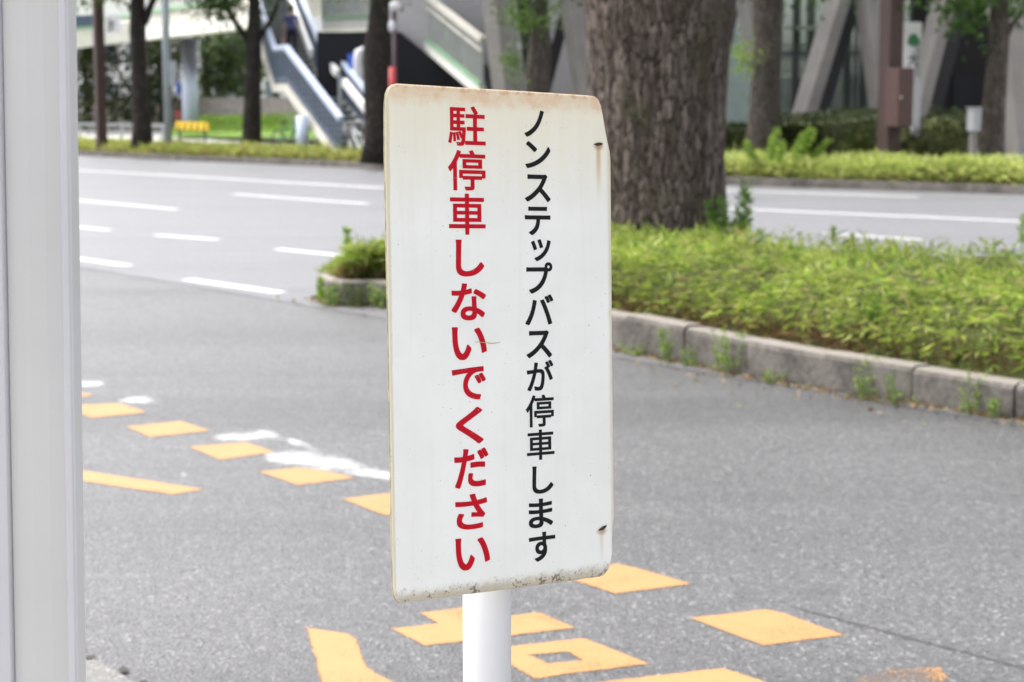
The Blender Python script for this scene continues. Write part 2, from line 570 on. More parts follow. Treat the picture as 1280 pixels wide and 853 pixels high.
# ------------------------------------------------------------------ leaf clouds
def leaf_cloud(name, pos, direc, length, width, tint, mat, parent=None, fold=.25):
    """many small pointed leaves: pos (n,3) bases, direc (n,3) growing directions, tint (n,3) own leaf colours"""
    n = len(pos)
    d = direc / (np.linalg.norm(direc, axis=1, keepdims=True) + 1e-9)
    rv = rng.normal(size=(n, 3))
    side = np.cross(d, rv); side /= (np.linalg.norm(side, axis=1, keepdims=True) + 1e-9)
    nrm = np.cross(side, d)
    L = np.asarray(length).reshape(-1, 1) * np.ones((n, 1)); W = np.asarray(width).reshape(-1, 1) * np.ones((n, 1))
    midp = pos + d * L * .45 + nrm * L * .06
    tip = pos + d * L - nrm * L * .10
    v = np.empty((n, 4, 3))
    v[:, 0] = pos; v[:, 1] = midp + side * W * .5 - nrm * W * fold; v[:, 2] = tip; v[:, 3] = midp - side * W * .5 - nrm * W * fold
    me = bpy.data.meshes.new(name)
    me.vertices.add(4 * n); me.vertices.foreach_set('co', v.ravel())
    me.loops.add(4 * n); me.loops.foreach_set('vertex_index', np.arange(4 * n))
    me.polygons.add(n); me.polygons.foreach_set('loop_start', np.arange(n) * 4)
    me.polygons.foreach_set('loop_total', np.full(n, 4))
    me.update(calc_edges=True)
    ca = me.color_attributes.new('tint', 'FLOAT_COLOR', 'POINT')
    rgba = np.ones((n, 4, 4)); rgba[:, :, :3] = tint[:, None, :]
    ca.data.foreach_set('color', rgba.ravel())
    me.materials.append(mat)
    o = bpy.data.objects.new(name, me); COL.objects.link(o)
    if parent: o.parent = parent
    return o


def tints(n, palette, jitter=.18):
    """leaf colours drawn from [(rgb, weight)...]"""
    w = np.array([p[1] for p in palette], float); w /= w.sum()
    c = np.array([p[0] for p in palette])[rng.choice(len(palette), n, p=w)]
    return np.clip(c * (1 + jitter * rng.normal(size=(n, 1))), .003, 1)


GREEN_TOP = [((.38, .47, .08), 4), ((.28, .39, .06), 4), ((.50, .54, .17), 2), ((.14, .23, .04), 2), ((.50, .42, .18), .6)]
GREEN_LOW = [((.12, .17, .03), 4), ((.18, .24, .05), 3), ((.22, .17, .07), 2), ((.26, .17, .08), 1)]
GREEN_TREE = [((.05, .09, .022), 4), ((.07, .12, .025), 3), ((.10, .16, .035), 2)]
GREEN_FRESH = [((.24, .36, .06), 3), ((.31, .44, .08), 3), ((.16, .26, .05), 2)]
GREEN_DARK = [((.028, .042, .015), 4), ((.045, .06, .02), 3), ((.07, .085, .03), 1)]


def crown(name, blobs, n, size, parent, pal=GREEN_TREE, mat=None):
    """blobs: (centre, radii) clumps; leaves cluster in twig sprays through the crown's volume"""
    vol = np.array([b[1][0] * b[1][1] * b[1][2] for b in blobs]); vol = vol ** .67
    k = rng.choice(len(blobs), max(1, n // 14), p=vol / vol.sum())
    cen = np.array([list(b[0]) for b in blobs])[k]; rad = np.array([list(b[1]) for b in blobs])[k]
    u = rng.normal(size=(len(k), 3)); u /= np.linalg.norm(u, axis=1, keepdims=True)
    u *= rng.uniform(.25, 1.08, (len(k), 1)) ** .6
    spray = cen + u * rad
    pos = np.repeat(spray, 14, axis=0) + rng.normal(size=(len(k) * 14, 3)) * size * 1.3
    d = np.repeat(u, 14, axis=0) + rng.normal(size=pos.shape) * .9 + np.array([0, 0, -.25])
    m = len(pos)
    return leaf_cloud(name, pos, d, size * rng.uniform(.7, 1.3, m), size * .5 * rng.uniform(.7, 1.2, m), tints(m, pal), mat or M['leaf'], parent)


def weed(name, label, base, height, n, leaf, pal, spread=.05, lean=(0, 0), cat='weed', bushy=False):
    root = thing(name, label, cat)
    base = Vector(base)
    st = MB()
    tops, feet = [], []
    for i in range(1 if not bushy else 10):
        a = random.uniform(0, 6.28)
        r = spread * (.2 if not bushy else random.uniform(.3, 1))
        b0 = base + Vector((math.cos(a) * r * .75, math.sin(a) * r * .5, 0)) if bushy else base
        top = b0 + Vector((math.cos(a) * r * .45 + lean[0], math.sin(a) * r * .45 + lean[1], height * random.uniform(.55, 1)))
        st.tube([b0, (b0 + top) / 2 + Vector((0, 0, height * .05)), top], [.004, .003, .0015], 5)
        tops.append(top); feet.append(b0)
    st.build('stem', M['stem'], root)
    tops = np.array([list(t) for t in tops])
    t = rng.uniform(.06, 1, n) ** .8
    pick = rng.integers(0, len(tops), n)
    pos = np.array([list(q) for q in feet])[pick] * (1 - t[:, None]) + tops[pick] * t[:, None]
    d = rng.normal(size=(n, 3)) * .8; d[:, 2] = rng.uniform(-.1, .9, n)
    if not bushy:
        d[:, 2] = rng.uniform(.3, 1.2, n)
    L = leaf * rng.uniform(.6, 1.2, n) * (1 - .4 * t)
    leaf_cloud('leaves', pos, d, L, L * .28, tints(n, pal), M['leaf'], root)
    seat(root, base)
    return root


M['stem'] = simple('green stem', (.14, .2, .05), .7, .2, 30)

# ------------------------------------------------------------------ ground, road, pavement
RD = Vector((.59, -.807, 0)).normalized()        # road direction (towards lower right of the picture)
RN = Vector((-RD.y, RD.x, 0)); RN = RN if RN.y > 0 else -RN   # across the road, away from the camera


def sheet(name, pts, mat, z, div=0, kind='structure'):
    b = MB(); b.face([(p[0], p[1], z) for p in pts])
    return tag(b.build(name, mat), kind=kind)


g = MB(); S = 500
g.face([(-S, -60, 0), (S, -60, 0), (S, S, 0), (-S, S, 0)])
tag(g.build('ground', M['asphalt']), kind='structure')

# the main carriageway, a newer paler surface laid beyond the bus bay
KERB_PX = [(40, 192.5), (103, 195.0), (215, 200.5), (300, 204.0), (480, 212.0), (700, 221.5), (915, 232.0), (1100, 238.0), (1280, 244.0)]
kerb_far = [G(*p) for p in KERB_PX]
k0 = kerb_far[0] + (kerb_far[0] - kerb_far[1]).normalized() * 120
k1 = kerb_far[-1] + (kerb_far[-1] - kerb_far[-2]).normalized() * 60
kerb_far = [k0] + kerb_far + [k1]
sA = G(103, 335); sB = G(392, 384)
sdirn = (sB - sA).normalized()
near_edge = [sA - sdirn * 170, sA, sB, sB + RD * 40]
sheet('road', [p for p in near_edge] + list(reversed(kerb_far)), M['road'], .004)


def painted(name, pts, mat, z, rimw=.02):
    """flat paint patch; 'cover' falls to 0 along the rim so the edge can fray"""
    pts = [Vector((p.x, p.y, 0)) for p in pts]
    n = len(pts)
    area = sum(pts[i].x * pts[(i + 1) % n].y - pts[(i + 1) % n].x * pts[i].y for i in range(n))
    if area < 0: pts.reverse()
    inn = []
    for i in range(n):
        d0 = (pts[i] - pts[i - 1]).normalized(); d1 = (pts[(i + 1) % n] - pts[i]).normalized()
        n0 = Vector((-d0.y, d0.x, 0)); n1 = Vector((-d1.y, d1.x, 0))
        m = (n0 + n1); m = m / max(.35, m.dot(n0)) if m.length > 1e-6 else n0
        inn.append(pts[i] + m * rimw)
    vs = [(p.x, p.y, z) for p in pts + inn]
    fs = [(i, (i + 1) % n, n + (i + 1) % n, n + i) for i in range(n)] + [tuple(range(n, 2 * n))]
    me = bpy.data.meshes.new(name); me.from_pydata(vs, [], fs)
    a = me.attributes.new('cover', 'FLOAT', 'POINT'); a.data.foreach_set('value', [0.0] * n + [1.0] * n)
    me.materials.append(mat)
    o = bpy.data.objects.new(name, me); COL.objects.link(o)
    return tag(o, kind='structure')


def mark(pxs, mat, name='lane_marking', z=.002):
    pts = [G(*p) for p in pxs]
    return painted(name, pts, mat, z)


def stripe(p, q, w, mat, name='lane_marking', ext0=0.0, ext1=0.0, z=.006):
    """painted line from pixel p to pixel q on the road, w metres wide"""
    a, c = G(*p), G(*q)
    d = (c - a).normalized(); n = Vector((-d.y, d.x, 0)) * (w / 2)
    a = a - d * ext0; c = c + d * ext1
    return painted(name, [a + n, c + n, c - n, a - n], mat, z)


WP = M['white_paint']
stripe((103, 325), (160, 333), .16, WP, ext0=3)
stripe((233, 350), (351, 367), .16, WP)
stripe((103, 285), (136, 288.5), .16, WP, ext0=3)
stripe((194, 294.5), (273, 300.5), .16, WP)
stripe((346, 312), (425, 320), .16, WP, ext1=1.0)
stripe((103, 251.5), (222, 262.5), .16, WP, ext0=5)
stripe((291, 243), (460, 255.5), .18, WP)
stripe((103, 213.5), (480, 235.5), .22, WP, ext0=40)
stripe((560, 239), (930, 262), .2, WP)
stripe((930, 262), (1280, 277.5), .2, WP, ext1=8)
stripe((1030, 292), (1152, 300.5), .16, WP)
stripe((905, 238.5), (1148, 247), .2, WP, ext0=9)
stripe((560, 262), (700, 271), .16, WP)

YP = M['yellow_paint']
YM = 'yellow_bay_marking'
mark([(75, 508), (150.6, 504.3), (186.5, 516), (112.6, 523.3)], YP, YM)
mark([(20, 490), (85, 485.5), (119, 495), (55, 501)], YP, YM)
mark([(154.4, 533.8), (226.6, 526.5), (264.6, 539), (187.5, 547.6)], YP, YM)
mark([(234, 559), (308.8, 552.8), (345, 565.5), (274, 576)], YP, YM)
mark([(321, 590.3), (372.5, 584.7), (405, 588), (447, 598), (371, 607.6)], YP, YM)
mark([(424, 624), (492, 616), (545, 631), (482, 646)], YP, YM)
mark([(560, 667), (630, 659), (690, 676), (622, 688)], YP, YM)
mark([(703, 722.5), (769, 704.5), (800, 711), (868.6, 731), (768, 743.5)], YP, YM)
mark([(858.6, 773), (958, 761.6), (985, 768), (1060, 795), (953.7, 808.7)], YP, YM)
mark([(1066, 849), (1110, 836), (1178, 834), (1190, 850), (1150, 866), (1090, 868)], M['yellow_worn'], YM)
mark([(-60, 575), (108, 589), (258, 612), (215, 619.5), (108, 603.5), (-60, 585)], YP, YM)
mark([(380, 784), (439, 793), (447, 800), (461, 835), (494, 853), (560, 890), (410, 890), (399, 853)], YP, YM)
mark([(485, 786), (545, 779.5), (521.7, 766.6), (582, 759.2), (606, 773), (676, 765.4), (722, 786), (529, 809)], YP, YM)
outer = [G(*p) for p in [(600, 812), (731, 797), (815.5, 831), (668, 850.5)]]
hole = [G(*p) for p in [(665, 819.8), (706.7, 816.6), (724, 825.8), (686.5, 829)]]
vs = [(q.x, q.y, .002) for q in outer + hole]
mid_ = []
for i in range(4):
    c = (outer[0] + outer[1] + outer[2] + outer[3]) / 4
    mid_.append(outer[i] + (c - outer[i]).normalized() * .035)
hid_ = [h + (h - (hole[0] + hole[1] + hole[2] + hole[3]) / 4).normalized() * .03 for h in hole]
vs += [(q.x, q.y, .002) for q in mid_ + hid_]
fs = []
for i in range(4):
    j = (i + 1) % 4
    fs += [(i, j, 8 + j, 8 + i), (8 + i, 8 + j, 12 + j, 12 + i), (12 + i, 12 + j, 4 + j, 4 + i)]
me = bpy.data.meshes.new(YM); me.from_pydata(vs, [], fs)
a_ = me.attributes.new('cover', 'FLOAT', 'POINT'); a_.data.foreach_set('value', [0.0] * 8 + [1.0] * 8)
me.materials.append(YP); o_ = bpy.data.objects.new(YM, me); COL.objects.link(o_); tag(o_, kind='structure')
mark([(700, 858), (904, 835), (958, 853), (1010, 874), (790, 900)], YP, YM)

WW = 'worn_white_marking'
def smear(cols, name='worn_white_marking'):
    """scrubbed paint: opaque along its middle, worn away towards its edges; cols = (px, top, bottom) in photo pixels"""
    vs, fs, at = [], [], []
    for x, y0, y1 in cols:
        for k, w in ((0, 0.0), (.25, .7), (.5, 1.0), (.75, .7), (1, 0.0)):
            q = G(x, y0 + (y1 - y0) * k); vs.append((q.x, q.y, .0012)); at.append(w)
    for i in range(5): at[i] = 0; at[-1 - i] = 0
    for i in range(len(cols) - 1):
        for j in range(4):
            a = i * 5 + j; fs.append((a, a + 5, a + 6, a + 1))
    me = bpy.data.meshes.new(name); me.from_pydata(vs, [], fs)
    a = me.attributes.new('cover', 'FLOAT', 'POINT'); a.data.foreach_set('value', at)
    me.materials.append(M['white_worn'])
    o = bpy.data.objects.new(name, me); COL.objects.link(o)
    return tag(o, kind='structure')


smear([(255, 546, 549), (275, 541, 555), (300, 537, 554), (328, 535, 552), (345, 538, 552), (362, 542, 554)])
smear([(318, 566, 574), (335, 563, 580), (360, 560, 588), (390, 561, 592), (420, 564, 596), (450, 574, 600), (490, 586, 606), (540, 603, 622), (580, 616, 630), (600, 625, 632)])
smear([(345, 543, 549), (362, 546, 557), (385, 552, 565), (410, 559, 572)])
smear([(50, 476, 487), (90, 474, 487), (122, 474, 486), (140, 476, 483)])
smear([(138, 500, 506), (162, 494, 509), (182, 492, 508), (205, 496, 505)])
smear([(220, 591, 598), (230, 589, 600), (242, 591, 597)])

# pavement the sign stands on: gutter strip, kerb, paving (just below the frame, corner of the gutter in view)
def band(name, n0, n1, z0, z1, mat):
    b = MB()
    c0 = RN * n0; c1 = RN * n1
    A, Bq = -RD * 60, RD * 30
    b.prism([(c0 + A) + Vector((0, 0, z0)), (c0 + Bq) + Vector((0, 0, z0)), (c1 + Bq) + Vector((0, 0, z0)), (c1 + A) + Vector((0, 0, z0))], (0, 0, z1 - z0), 0)
    return tag(b.build(name, mat), kind='structure')


nd = G(128, 832).dot(RN)
M['gutter'] = asphalt_mat('dirty gutter concrete', (.10, .098, .092), (.26, .255, .24), .8, .14)
band('gutter', nd - .45, nd, -.1, .006, M['gutter'])
band('kerb', nd - .63, nd - .453, -.1, .15, M['concrete'])
band('pavement', nd - 8, nd - .633, -.1, .14, M['pave'])
# dark crumbled seam between gutter and asphalt
b = MB()
for i in range(60):
    c = RN * (nd + random.uniform(-.012, .02)) + RD * (-7 + i * .12 - 0) + RD * random.uniform(-.03, .03)
    c = c + RD * (G(128, 832).dot(RD) + 1.2)
    pts = [(c.x + random.uniform(.2, 1) * .022 * math.cos(a), c.y + random.uniform(.2, 1) * .035 * math.sin(a), .0085) for a in np.linspace(0, 6.28, 8)[:-1]]
    b.face(pts)
tag(b.build('gutter_seam', simple('seam dirt', (.05, .048, .043), .95, .5, 60)), kind='structure')

b = MB()
pv = None
for i in range(70):
    t = i / 69
    q = G(1000 + 420 * t, 762 + 110 * t + 2.0 * mnoise.noise(Vector((t * 6, 2, 1))) + random.uniform(-.7, .7))
    w = random.uniform(.006, .022)
    cur = (Vector((q.x, q.y - w, .0012)), Vector((q.x, q.y + w, .0012)))
    if pv: b.face([pv[0], cur[0], cur[1], pv[1]])
    pv = cur
tag(b.build('asphalt_crack', simple('crack dirt', (.062, .062, .064), .95, .3, 40)), kind='structure')

# far kerb, verge soil, far pavement rising gently away from the road
fk = MB()
for i in range(len(kerb_far) - 1):
    a, c = kerb_far[i], kerb_far[i + 1]
    d = (c - a).normalized(); n = Vector((-d.y, d.x, 0)); n = n if n.y > 0 else -n
    fk.prism([a, c, c + n * .18, a + n * .18], (0, 0, .16))
tag(fk.build('far_kerb', M['concrete']), kind='structure')


def off(pts, dist, z):
    out = []
    for i, p in enumerate(pts):
        d = (pts[min(i + 1, len(pts) - 1)] - pts[max(i - 1, 0)]).normalized()
        n = Vector((-d.y, d.x, 0)); n = n if n.y > 0 else -n
        q = p + n * dist
        out.append(Vector((q.x, q.y, z)))
    return out


def ribbon(name, l0, l1, mat, kind='structure'):
    b = MB()
    for i in range(len(l0) - 1):
        b.face([l0[i], l0[i + 1], l1[i + 1], l1[i]])
    return tag(b.build(name, mat), kind=kind)


ribbon('verge', off(kerb_far, .18, .15), off(kerb_far, 3.2, .2), M['soil'])
ribbon('far_pavement', off(kerb_far, 3.2, .2), off(kerb_far, 60, 1.35), M['pave'])
FK_LINE = kerb_far

# ------------------------------------------------------------------ planter island: kerb, soil, ground cover
ISL_PX = [(396, 372), (420, 383.5), (484, 385), (640, 413), (770, 438), (860, 456), (1000, 484), (1280, 527)]
front = [G(*p) for p in ISL_PX]
front += [front[-1] + (front[-1] - front[-2]).normalized() * 6]
back = [front[0] + Vector((.10, .35, 0)), front[1] + RN * .55, front[2] + RN * 1.0, front[3] + RN * 2.2, front[4] + RN * 2.65, front[5] + RN * 2.75,
        front[6] + RN * 2.8, front[7] + RN * 2.8, front[8] + RN * 2.8]


def smooth_line(pts, k=6):
    out = []
    n = len(pts)
    for i in range(n - 1):
        p0, p1, p2, p3 = pts[max(i - 1, 0)], pts[i], pts[i + 1], pts[min(i + 2, n - 1)]
        for j in range(k):
            t = j / k
            out.append(.5 * ((2 * p1) + (p2 - p0) * t + (2 * p0 - 5 * p1 + 4 * p2 - p3) * t * t + (3 * p1 - p0 - 3 * p2 + p3) * t ** 3))
    out.append(pts[-1])
    return out


fl, bl = smooth_line(front), smooth_line(back)
loop = fl + list(reversed(bl))


def inset(loop, dist):
    n = len(loop); out = []
    area = sum(loop[i].x * loop[(i + 1) % n].y - loop[(i + 1) % n].x * loop[i].y for i in range(n))
    sg = 1 if area > 0 else -1
    for i in range(n):
        d = (loop[(i + 1) % n] - loop[i - 1])
        if d.length < 1e-6: d = Vector((1, 0, 0))
        d.normalize()
        out.append(loop[i] + Vector((-d.y, d.x, 0)) * dist * sg)
    return out


KH = .19
# kerbstones: rounded front edge, one joint every 0.6 m
kb = MB()
prof = [(0.0, -.05), (0.0, KH - .03), (.012, KH - .008), (.035, KH), (.15, KH - .004), (.15, -.05)]
per = [0.0]
closed = loop + [loop[0]]
for i in range(len(closed) - 1):
    per.append(per[-1] + (closed[i + 1] - closed[i]).length)


def on_loop(s):
    s = min(max(s, 0), per[-1] - 1e-6)
    i = max(j for j in range(len(per)) if per[j] <= s)
    i = min(i, len(closed) - 2)
    t = (s - per[i]) / max(per[i + 1] - per[i], 1e-9)
    p = closed[i].lerp(closed[i + 1], t)
    d = (closed[i + 1] - closed[i]).normalized()
    return p, d


area = sum(closed[i].x * closed[i + 1].y - closed[i + 1].x * closed[i].y for i in range(len(closed) - 1))
SG = 1 if area > 0 else -1
s = 0.0
while s < per[-1] - .05:
    ln = .6
    e = min(s + ln - .007, per[-1])
    dz = random.uniform(-.008, .008); dn = random.uniform(-.008, .01)
    rings = []
    for t in np.linspace(s, e, 4):
        p, d = on_loop(t)
        n = Vector((-d.y, d.x, 0)) * SG
        kf = (1.24 - .31 * min(1, max(0, (p.x - .4) / 2.0))) * (1 - .2 * min(1, max(0, (.3 - p.x) / 1.2)))          # the kerb stands prouder mid-way along the island
        rings.append([p + n * (a + dn) + Vector((0, 0, z * kf + dz if z > 0 else z)) for a, z in prof])
    for i in range(3):
        for j in range(len(prof) - 1):
            kb.face([rings[i][j], rings[i + 1][j], rings[i + 1][j + 1], rings[i][j + 1]])
    kb.face(rings[0]); kb.face(list(reversed(rings[3])))
    s += ln
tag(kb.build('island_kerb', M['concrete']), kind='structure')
b = MB()
ins = inset(loop, .10)
nf = len(fl)
fi, bi = ins[:nf], list(reversed(ins[nf:]))
for i in range(nf - 1):
    b.face([Vector((q.x, q.y, KH - .03)) for q in (fi[i], fi[i + 1], bi[i + 1], bi[i])])
tag(b.build('planter_soil', M['soil']), kind='structure')

from mathutils import noise as mnoise
INNER_F = [Vector(p) for p in inset(loop, .22)[:nf]]
INNER_B = list(reversed(inset(loop, .12)[nf:]))


def cover_h(p, t, s):
    """height of the clipped ground cover above the soil at p, t across (0 front, 1 back)"""
    e = min(1.0, t / .10) ** .5 * min(1.0, (1.0 - t) / .10 + .25) ** .5
    n = mnoise.noise(Vector((p.x * 1.7, p.y * 1.7, 3.1))) * .08 + mnoise.noise(Vector((p.x * 4.2, p.y * 4.2, 1.1))) * .085
    tip = min(1.0, s / 1.5 + .10)
    return max(.05, (.41 * e + n) * tip)


cum = [0.0]
for i in range(nf - 1):
    cum.append(cum[-1] + (fl[i + 1] - fl[i]).length)


def isl(s, t):
    i = max(j for j in range(nf) if cum[j] <= s); i = min(i, nf - 2)
    u = (s - cum[i]) / max(cum[i + 1] - cum[i], 1e-9)
    return INNER_F[i].lerp(INNER_F[i + 1], u).lerp(INNER_B[i].lerp(INNER_B[i + 1], u), t)


# inner mass of stems, a little below the leaf surface
b = MB()
NS, NTT = 90, 16
tt = [0, .03, .07, .12, .18, .25, .33, .42, .5, .58, .66, .74, .82, .89, .95, 1.0]
grid = []
for i in range(NS + 1):
    s_ = cum[-1] * i / NS
    row = []
    for t in tt:
        p = isl(s_, t)
        row.append(Vector((p.x, p.y, KH - .04 + max(.0, cover_h(p, t, s_) - .07))))
    grid.append(row)
for i in range(NS):
    for j in range(NTT - 1):
        b.face([grid[i][j], grid[i + 1][j], grid[i + 1][j + 1], grid[i][j + 1]])
cover_root = b.build('ground_cover', M['thatch'], smooth=True)
tag(cover_root, 'low clipped bamboo grass filling the kerbed planter island', 'ground cover', kind='stuff')

pos, dr, ln, tn = [], [], [], []
N = 64000
ss = rng.uniform(0, cum[-1], N)
ts = np.where(rng.uniform(size=N) < .42, rng.uniform(0, .22, N), rng.uniform(0, 1, N))
across = (INNER_B[nf // 2] - INNER_F[nf // 2]).normalized()
for k in range(N):
    s_, t = ss[k], ts[k]
    p = isl(s_, t)
    h = cover_h(p, t, s_)
    z = KH - .04 + h * (random.uniform(.55, 1.05) if t > .2 else random.uniform(.12, 1.05) ** .7)
    dry = mnoise.noise(Vector((s_ * .8, 7.3, 0))) + (.5 if 3.6 < s_ < 6.2 else -.05)
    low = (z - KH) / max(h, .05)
    o_ = Vector((random.gauss(0, .03), random.gauss(0, .03), 0))
    pos.append(Vector((p.x, p.y, z)) + o_)
    outw = -RN if t < .2 else (RN if t > .9 else Vector((0, 0, 0)))
    v = Vector((random.gauss(0, .7), random.gauss(0, .7), random.uniform(-.15, .85))) + outw * (.75 if t < .2 else .3)
    if t < .2: v.z -= .45
    dr.append(v)
    ln.append(random.uniform(.055, .12))
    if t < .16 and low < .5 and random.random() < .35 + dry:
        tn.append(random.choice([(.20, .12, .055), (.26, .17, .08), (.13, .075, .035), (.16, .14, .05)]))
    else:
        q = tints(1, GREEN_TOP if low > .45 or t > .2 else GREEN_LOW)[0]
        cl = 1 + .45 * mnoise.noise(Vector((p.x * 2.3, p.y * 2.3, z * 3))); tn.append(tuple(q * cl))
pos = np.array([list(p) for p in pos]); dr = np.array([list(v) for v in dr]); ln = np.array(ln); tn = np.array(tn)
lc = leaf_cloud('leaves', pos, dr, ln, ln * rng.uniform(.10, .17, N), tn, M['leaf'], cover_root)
lc['kind'] = 'stuff'
# dry stems showing under the front of the cover
NB = 5000
ssd = rng.uniform(cum[-1] * .1, cum[-1], NB)
bp, bd, bt = [], [], []
for k in range(NB):
    p = isl(ssd[k], rng.uniform(0, .09))
    bp.append((p.x, p.y, KH - .03)); bd.append((random.gauss(0, .25) - RN.x * .25, random.gauss(0, .25) - RN.y * .25, 1))
    bt.append(random.choice([(.17, .10, .05), (.22, .15, .08), (.11, .065, .035), (.12, .12, .04)]))
st = leaf_cloud('dry_stems', np.array(bp), np.array(bd), rng.uniform(.08, .24, NB), .008, np.array(bt), M['leaf_dull'], cover_root)
st['kind'] = 'stuff'

# fallen leaves and grit caught along the foot of the kerb
NL = 3200
lp, ld, lt = [], [], []
for k in range(NL):
    s_ = rng.uniform(0, sum((fl[i + 1] - fl[i]).length for i in range(nf - 1)))
    p, d = on_loop(s_)
    n = Vector((-d.y, d.x, 0)) * SG
    q = p - n * abs(rng.normal(0, .035 if rng.uniform() < .85 else .22)) * 1.0
    lp.append((q.x, q.y, .003 + rng.uniform(0, .012))); ld.append((rng.normal(), rng.normal(), rng.normal(0, .15)))
    lt.append(random.choice([(.24, .14, .06), (.33, .23, .11), (.16, .09, .045), (.4, .32, .2), (.18, .2, .06)]))
tag(leaf_cloud('leaf_litter', np.array(lp), np.array(ld), rng.uniform(.012, .05, NL) ** 1.0, rng.uniform(.008, .022, NL), np.array(lt), M['leaf_dull']), 'dry brown leaves and grit along the foot of the planter kerb', 'leaf litter', kind='stuff')

# ------------------------------------------------------------------ the warning sign
SW, SH = .3325, .6022
SM = (Matrix.Rotation(.63434738, 4, 'Z') @ Matrix.Rotation(-.08025345, 4, 'X') @ Matrix.Rotation(.04318115, 4, 'Y'))
SO = Vector((-.00753853, 2.2, 1.17636414))
SMI = SM.to_3x3().inverted()


def uv(px, py):
    """sign-plate coordinates of a photo pixel"""
    r = SMI @ ray(px, py); o = SMI @ (Vector((0, 0, HC)) - SO)
    t = -o.y / r.y
    q = o + r * t
    return q.x, q.z


POLE = Vector(((608 - CX) * 2.25 / F, 2.247, 0))
sign = thing('warning_sign', 'white bus stop notice board with red and black Japanese lettering on a white pole', 'sign')
b = MB(); b.tube([(POLE.x, POLE.y, .10), (POLE.x, POLE.y, .45), (POLE.x, POLE.y, .8), (POLE.x, POLE.y, 1.13)], .0303, 40)
b.build('pole', M['white_metal'], sign, smooth=False)
for poly in sign.children[0].data.polygons: poly.use_smooth = True
b = MB(); b.tube([(POLE.x, POLE.y, .138), (POLE.x, POLE.y, .150)], .075, 32)
b.build('base_flange', M['galv'], sign)

# plate outline from its corners and the bends in its right edge
OUT_PX = [(481.4, 190), (481.5, 130), (482.6, 118), (485.5, 110.5), (490.5, 106), (497, 104.4), (540, 107), (600, 110.6), (660, 114.3), (700, 116.9), (738, 119.4), (744.5, 120.6), (748.6, 124.5), (752, 132), (754.6, 145),
          (757.5, 163), (760.5, 178), (763.2, 190), (764, 200), (764.4, 240), (765.2, 330), (766, 420), (767, 520), (768, 610), (768.7, 637), (768.3, 648), (766.8, 660), (766.3, 672), (766.3, 690), (764.8, 702), (761.5, 712), (756.5, 718.5), (752, 720.9),
          (700, 728.3), (640, 736.2), (580, 744), (530, 751), (506, 754.2), (500, 754.2), (495.5, 750.5), (492.6, 743.5), (491.3, 733), (489, 600), (486, 420), (483.5, 300)]
out = [Vector((*uv(*p), 0)) for p in OUT_PX]
out = [Vector((p.x, p.y, 0)) for p in out]
ring0 = out
rings = []
for dist, dep in ((0, .0035), (0, .0018), (.0006, .0009), (.0014, .0003), (.0026, 0.0)):
    rr = inset(ring0, dist)
    rings.append([Vector((p.x, dep, p.y)) for p in rr])
pl = MB(); n = len(out)
vs = [v for r in rings for v in r]
pl.v = [tuple(v) for v in vs]
for i in range(len(rings) - 1):
    for k in range(n):
        k2 = (k + 1) % n
        pl.f.append((i * n + k, i * n + k2, (i + 1) * n + k2, (i + 1) * n + k)); pl.m.append(0)
pl.f.append(tuple((len(rings) - 1) * n + k for k in range(n))); pl.m.append(0)
# returned back lip and back face
back_ring = [Vector((p.x, .0040, p.y)) for p in inset(ring0, .010)]
n0 = len(pl.v); pl.v += [tuple(v) for v in back_ring]
for k in range(n):
    k2 = (k + 1) % n
    pl.f.append((k, n0 + k, n0 + k2, k2)); pl.m.append(0)
back_in = [Vector((p.x, .0012, p.y)) for p in inset(ring0, .0105)]
n1 = len(pl.v); pl.v += [tuple(v) for v in back_in]
for k in range(n):
    k2 = (k + 1) % n
    pl.f.append((n0 + k, n1 + k, n1 + k2, n0 + k2)); pl.m.append(0)
pl.f.append(tuple(n1 + k for k in range(n - 1, -1, -1))); pl.m.append(0)


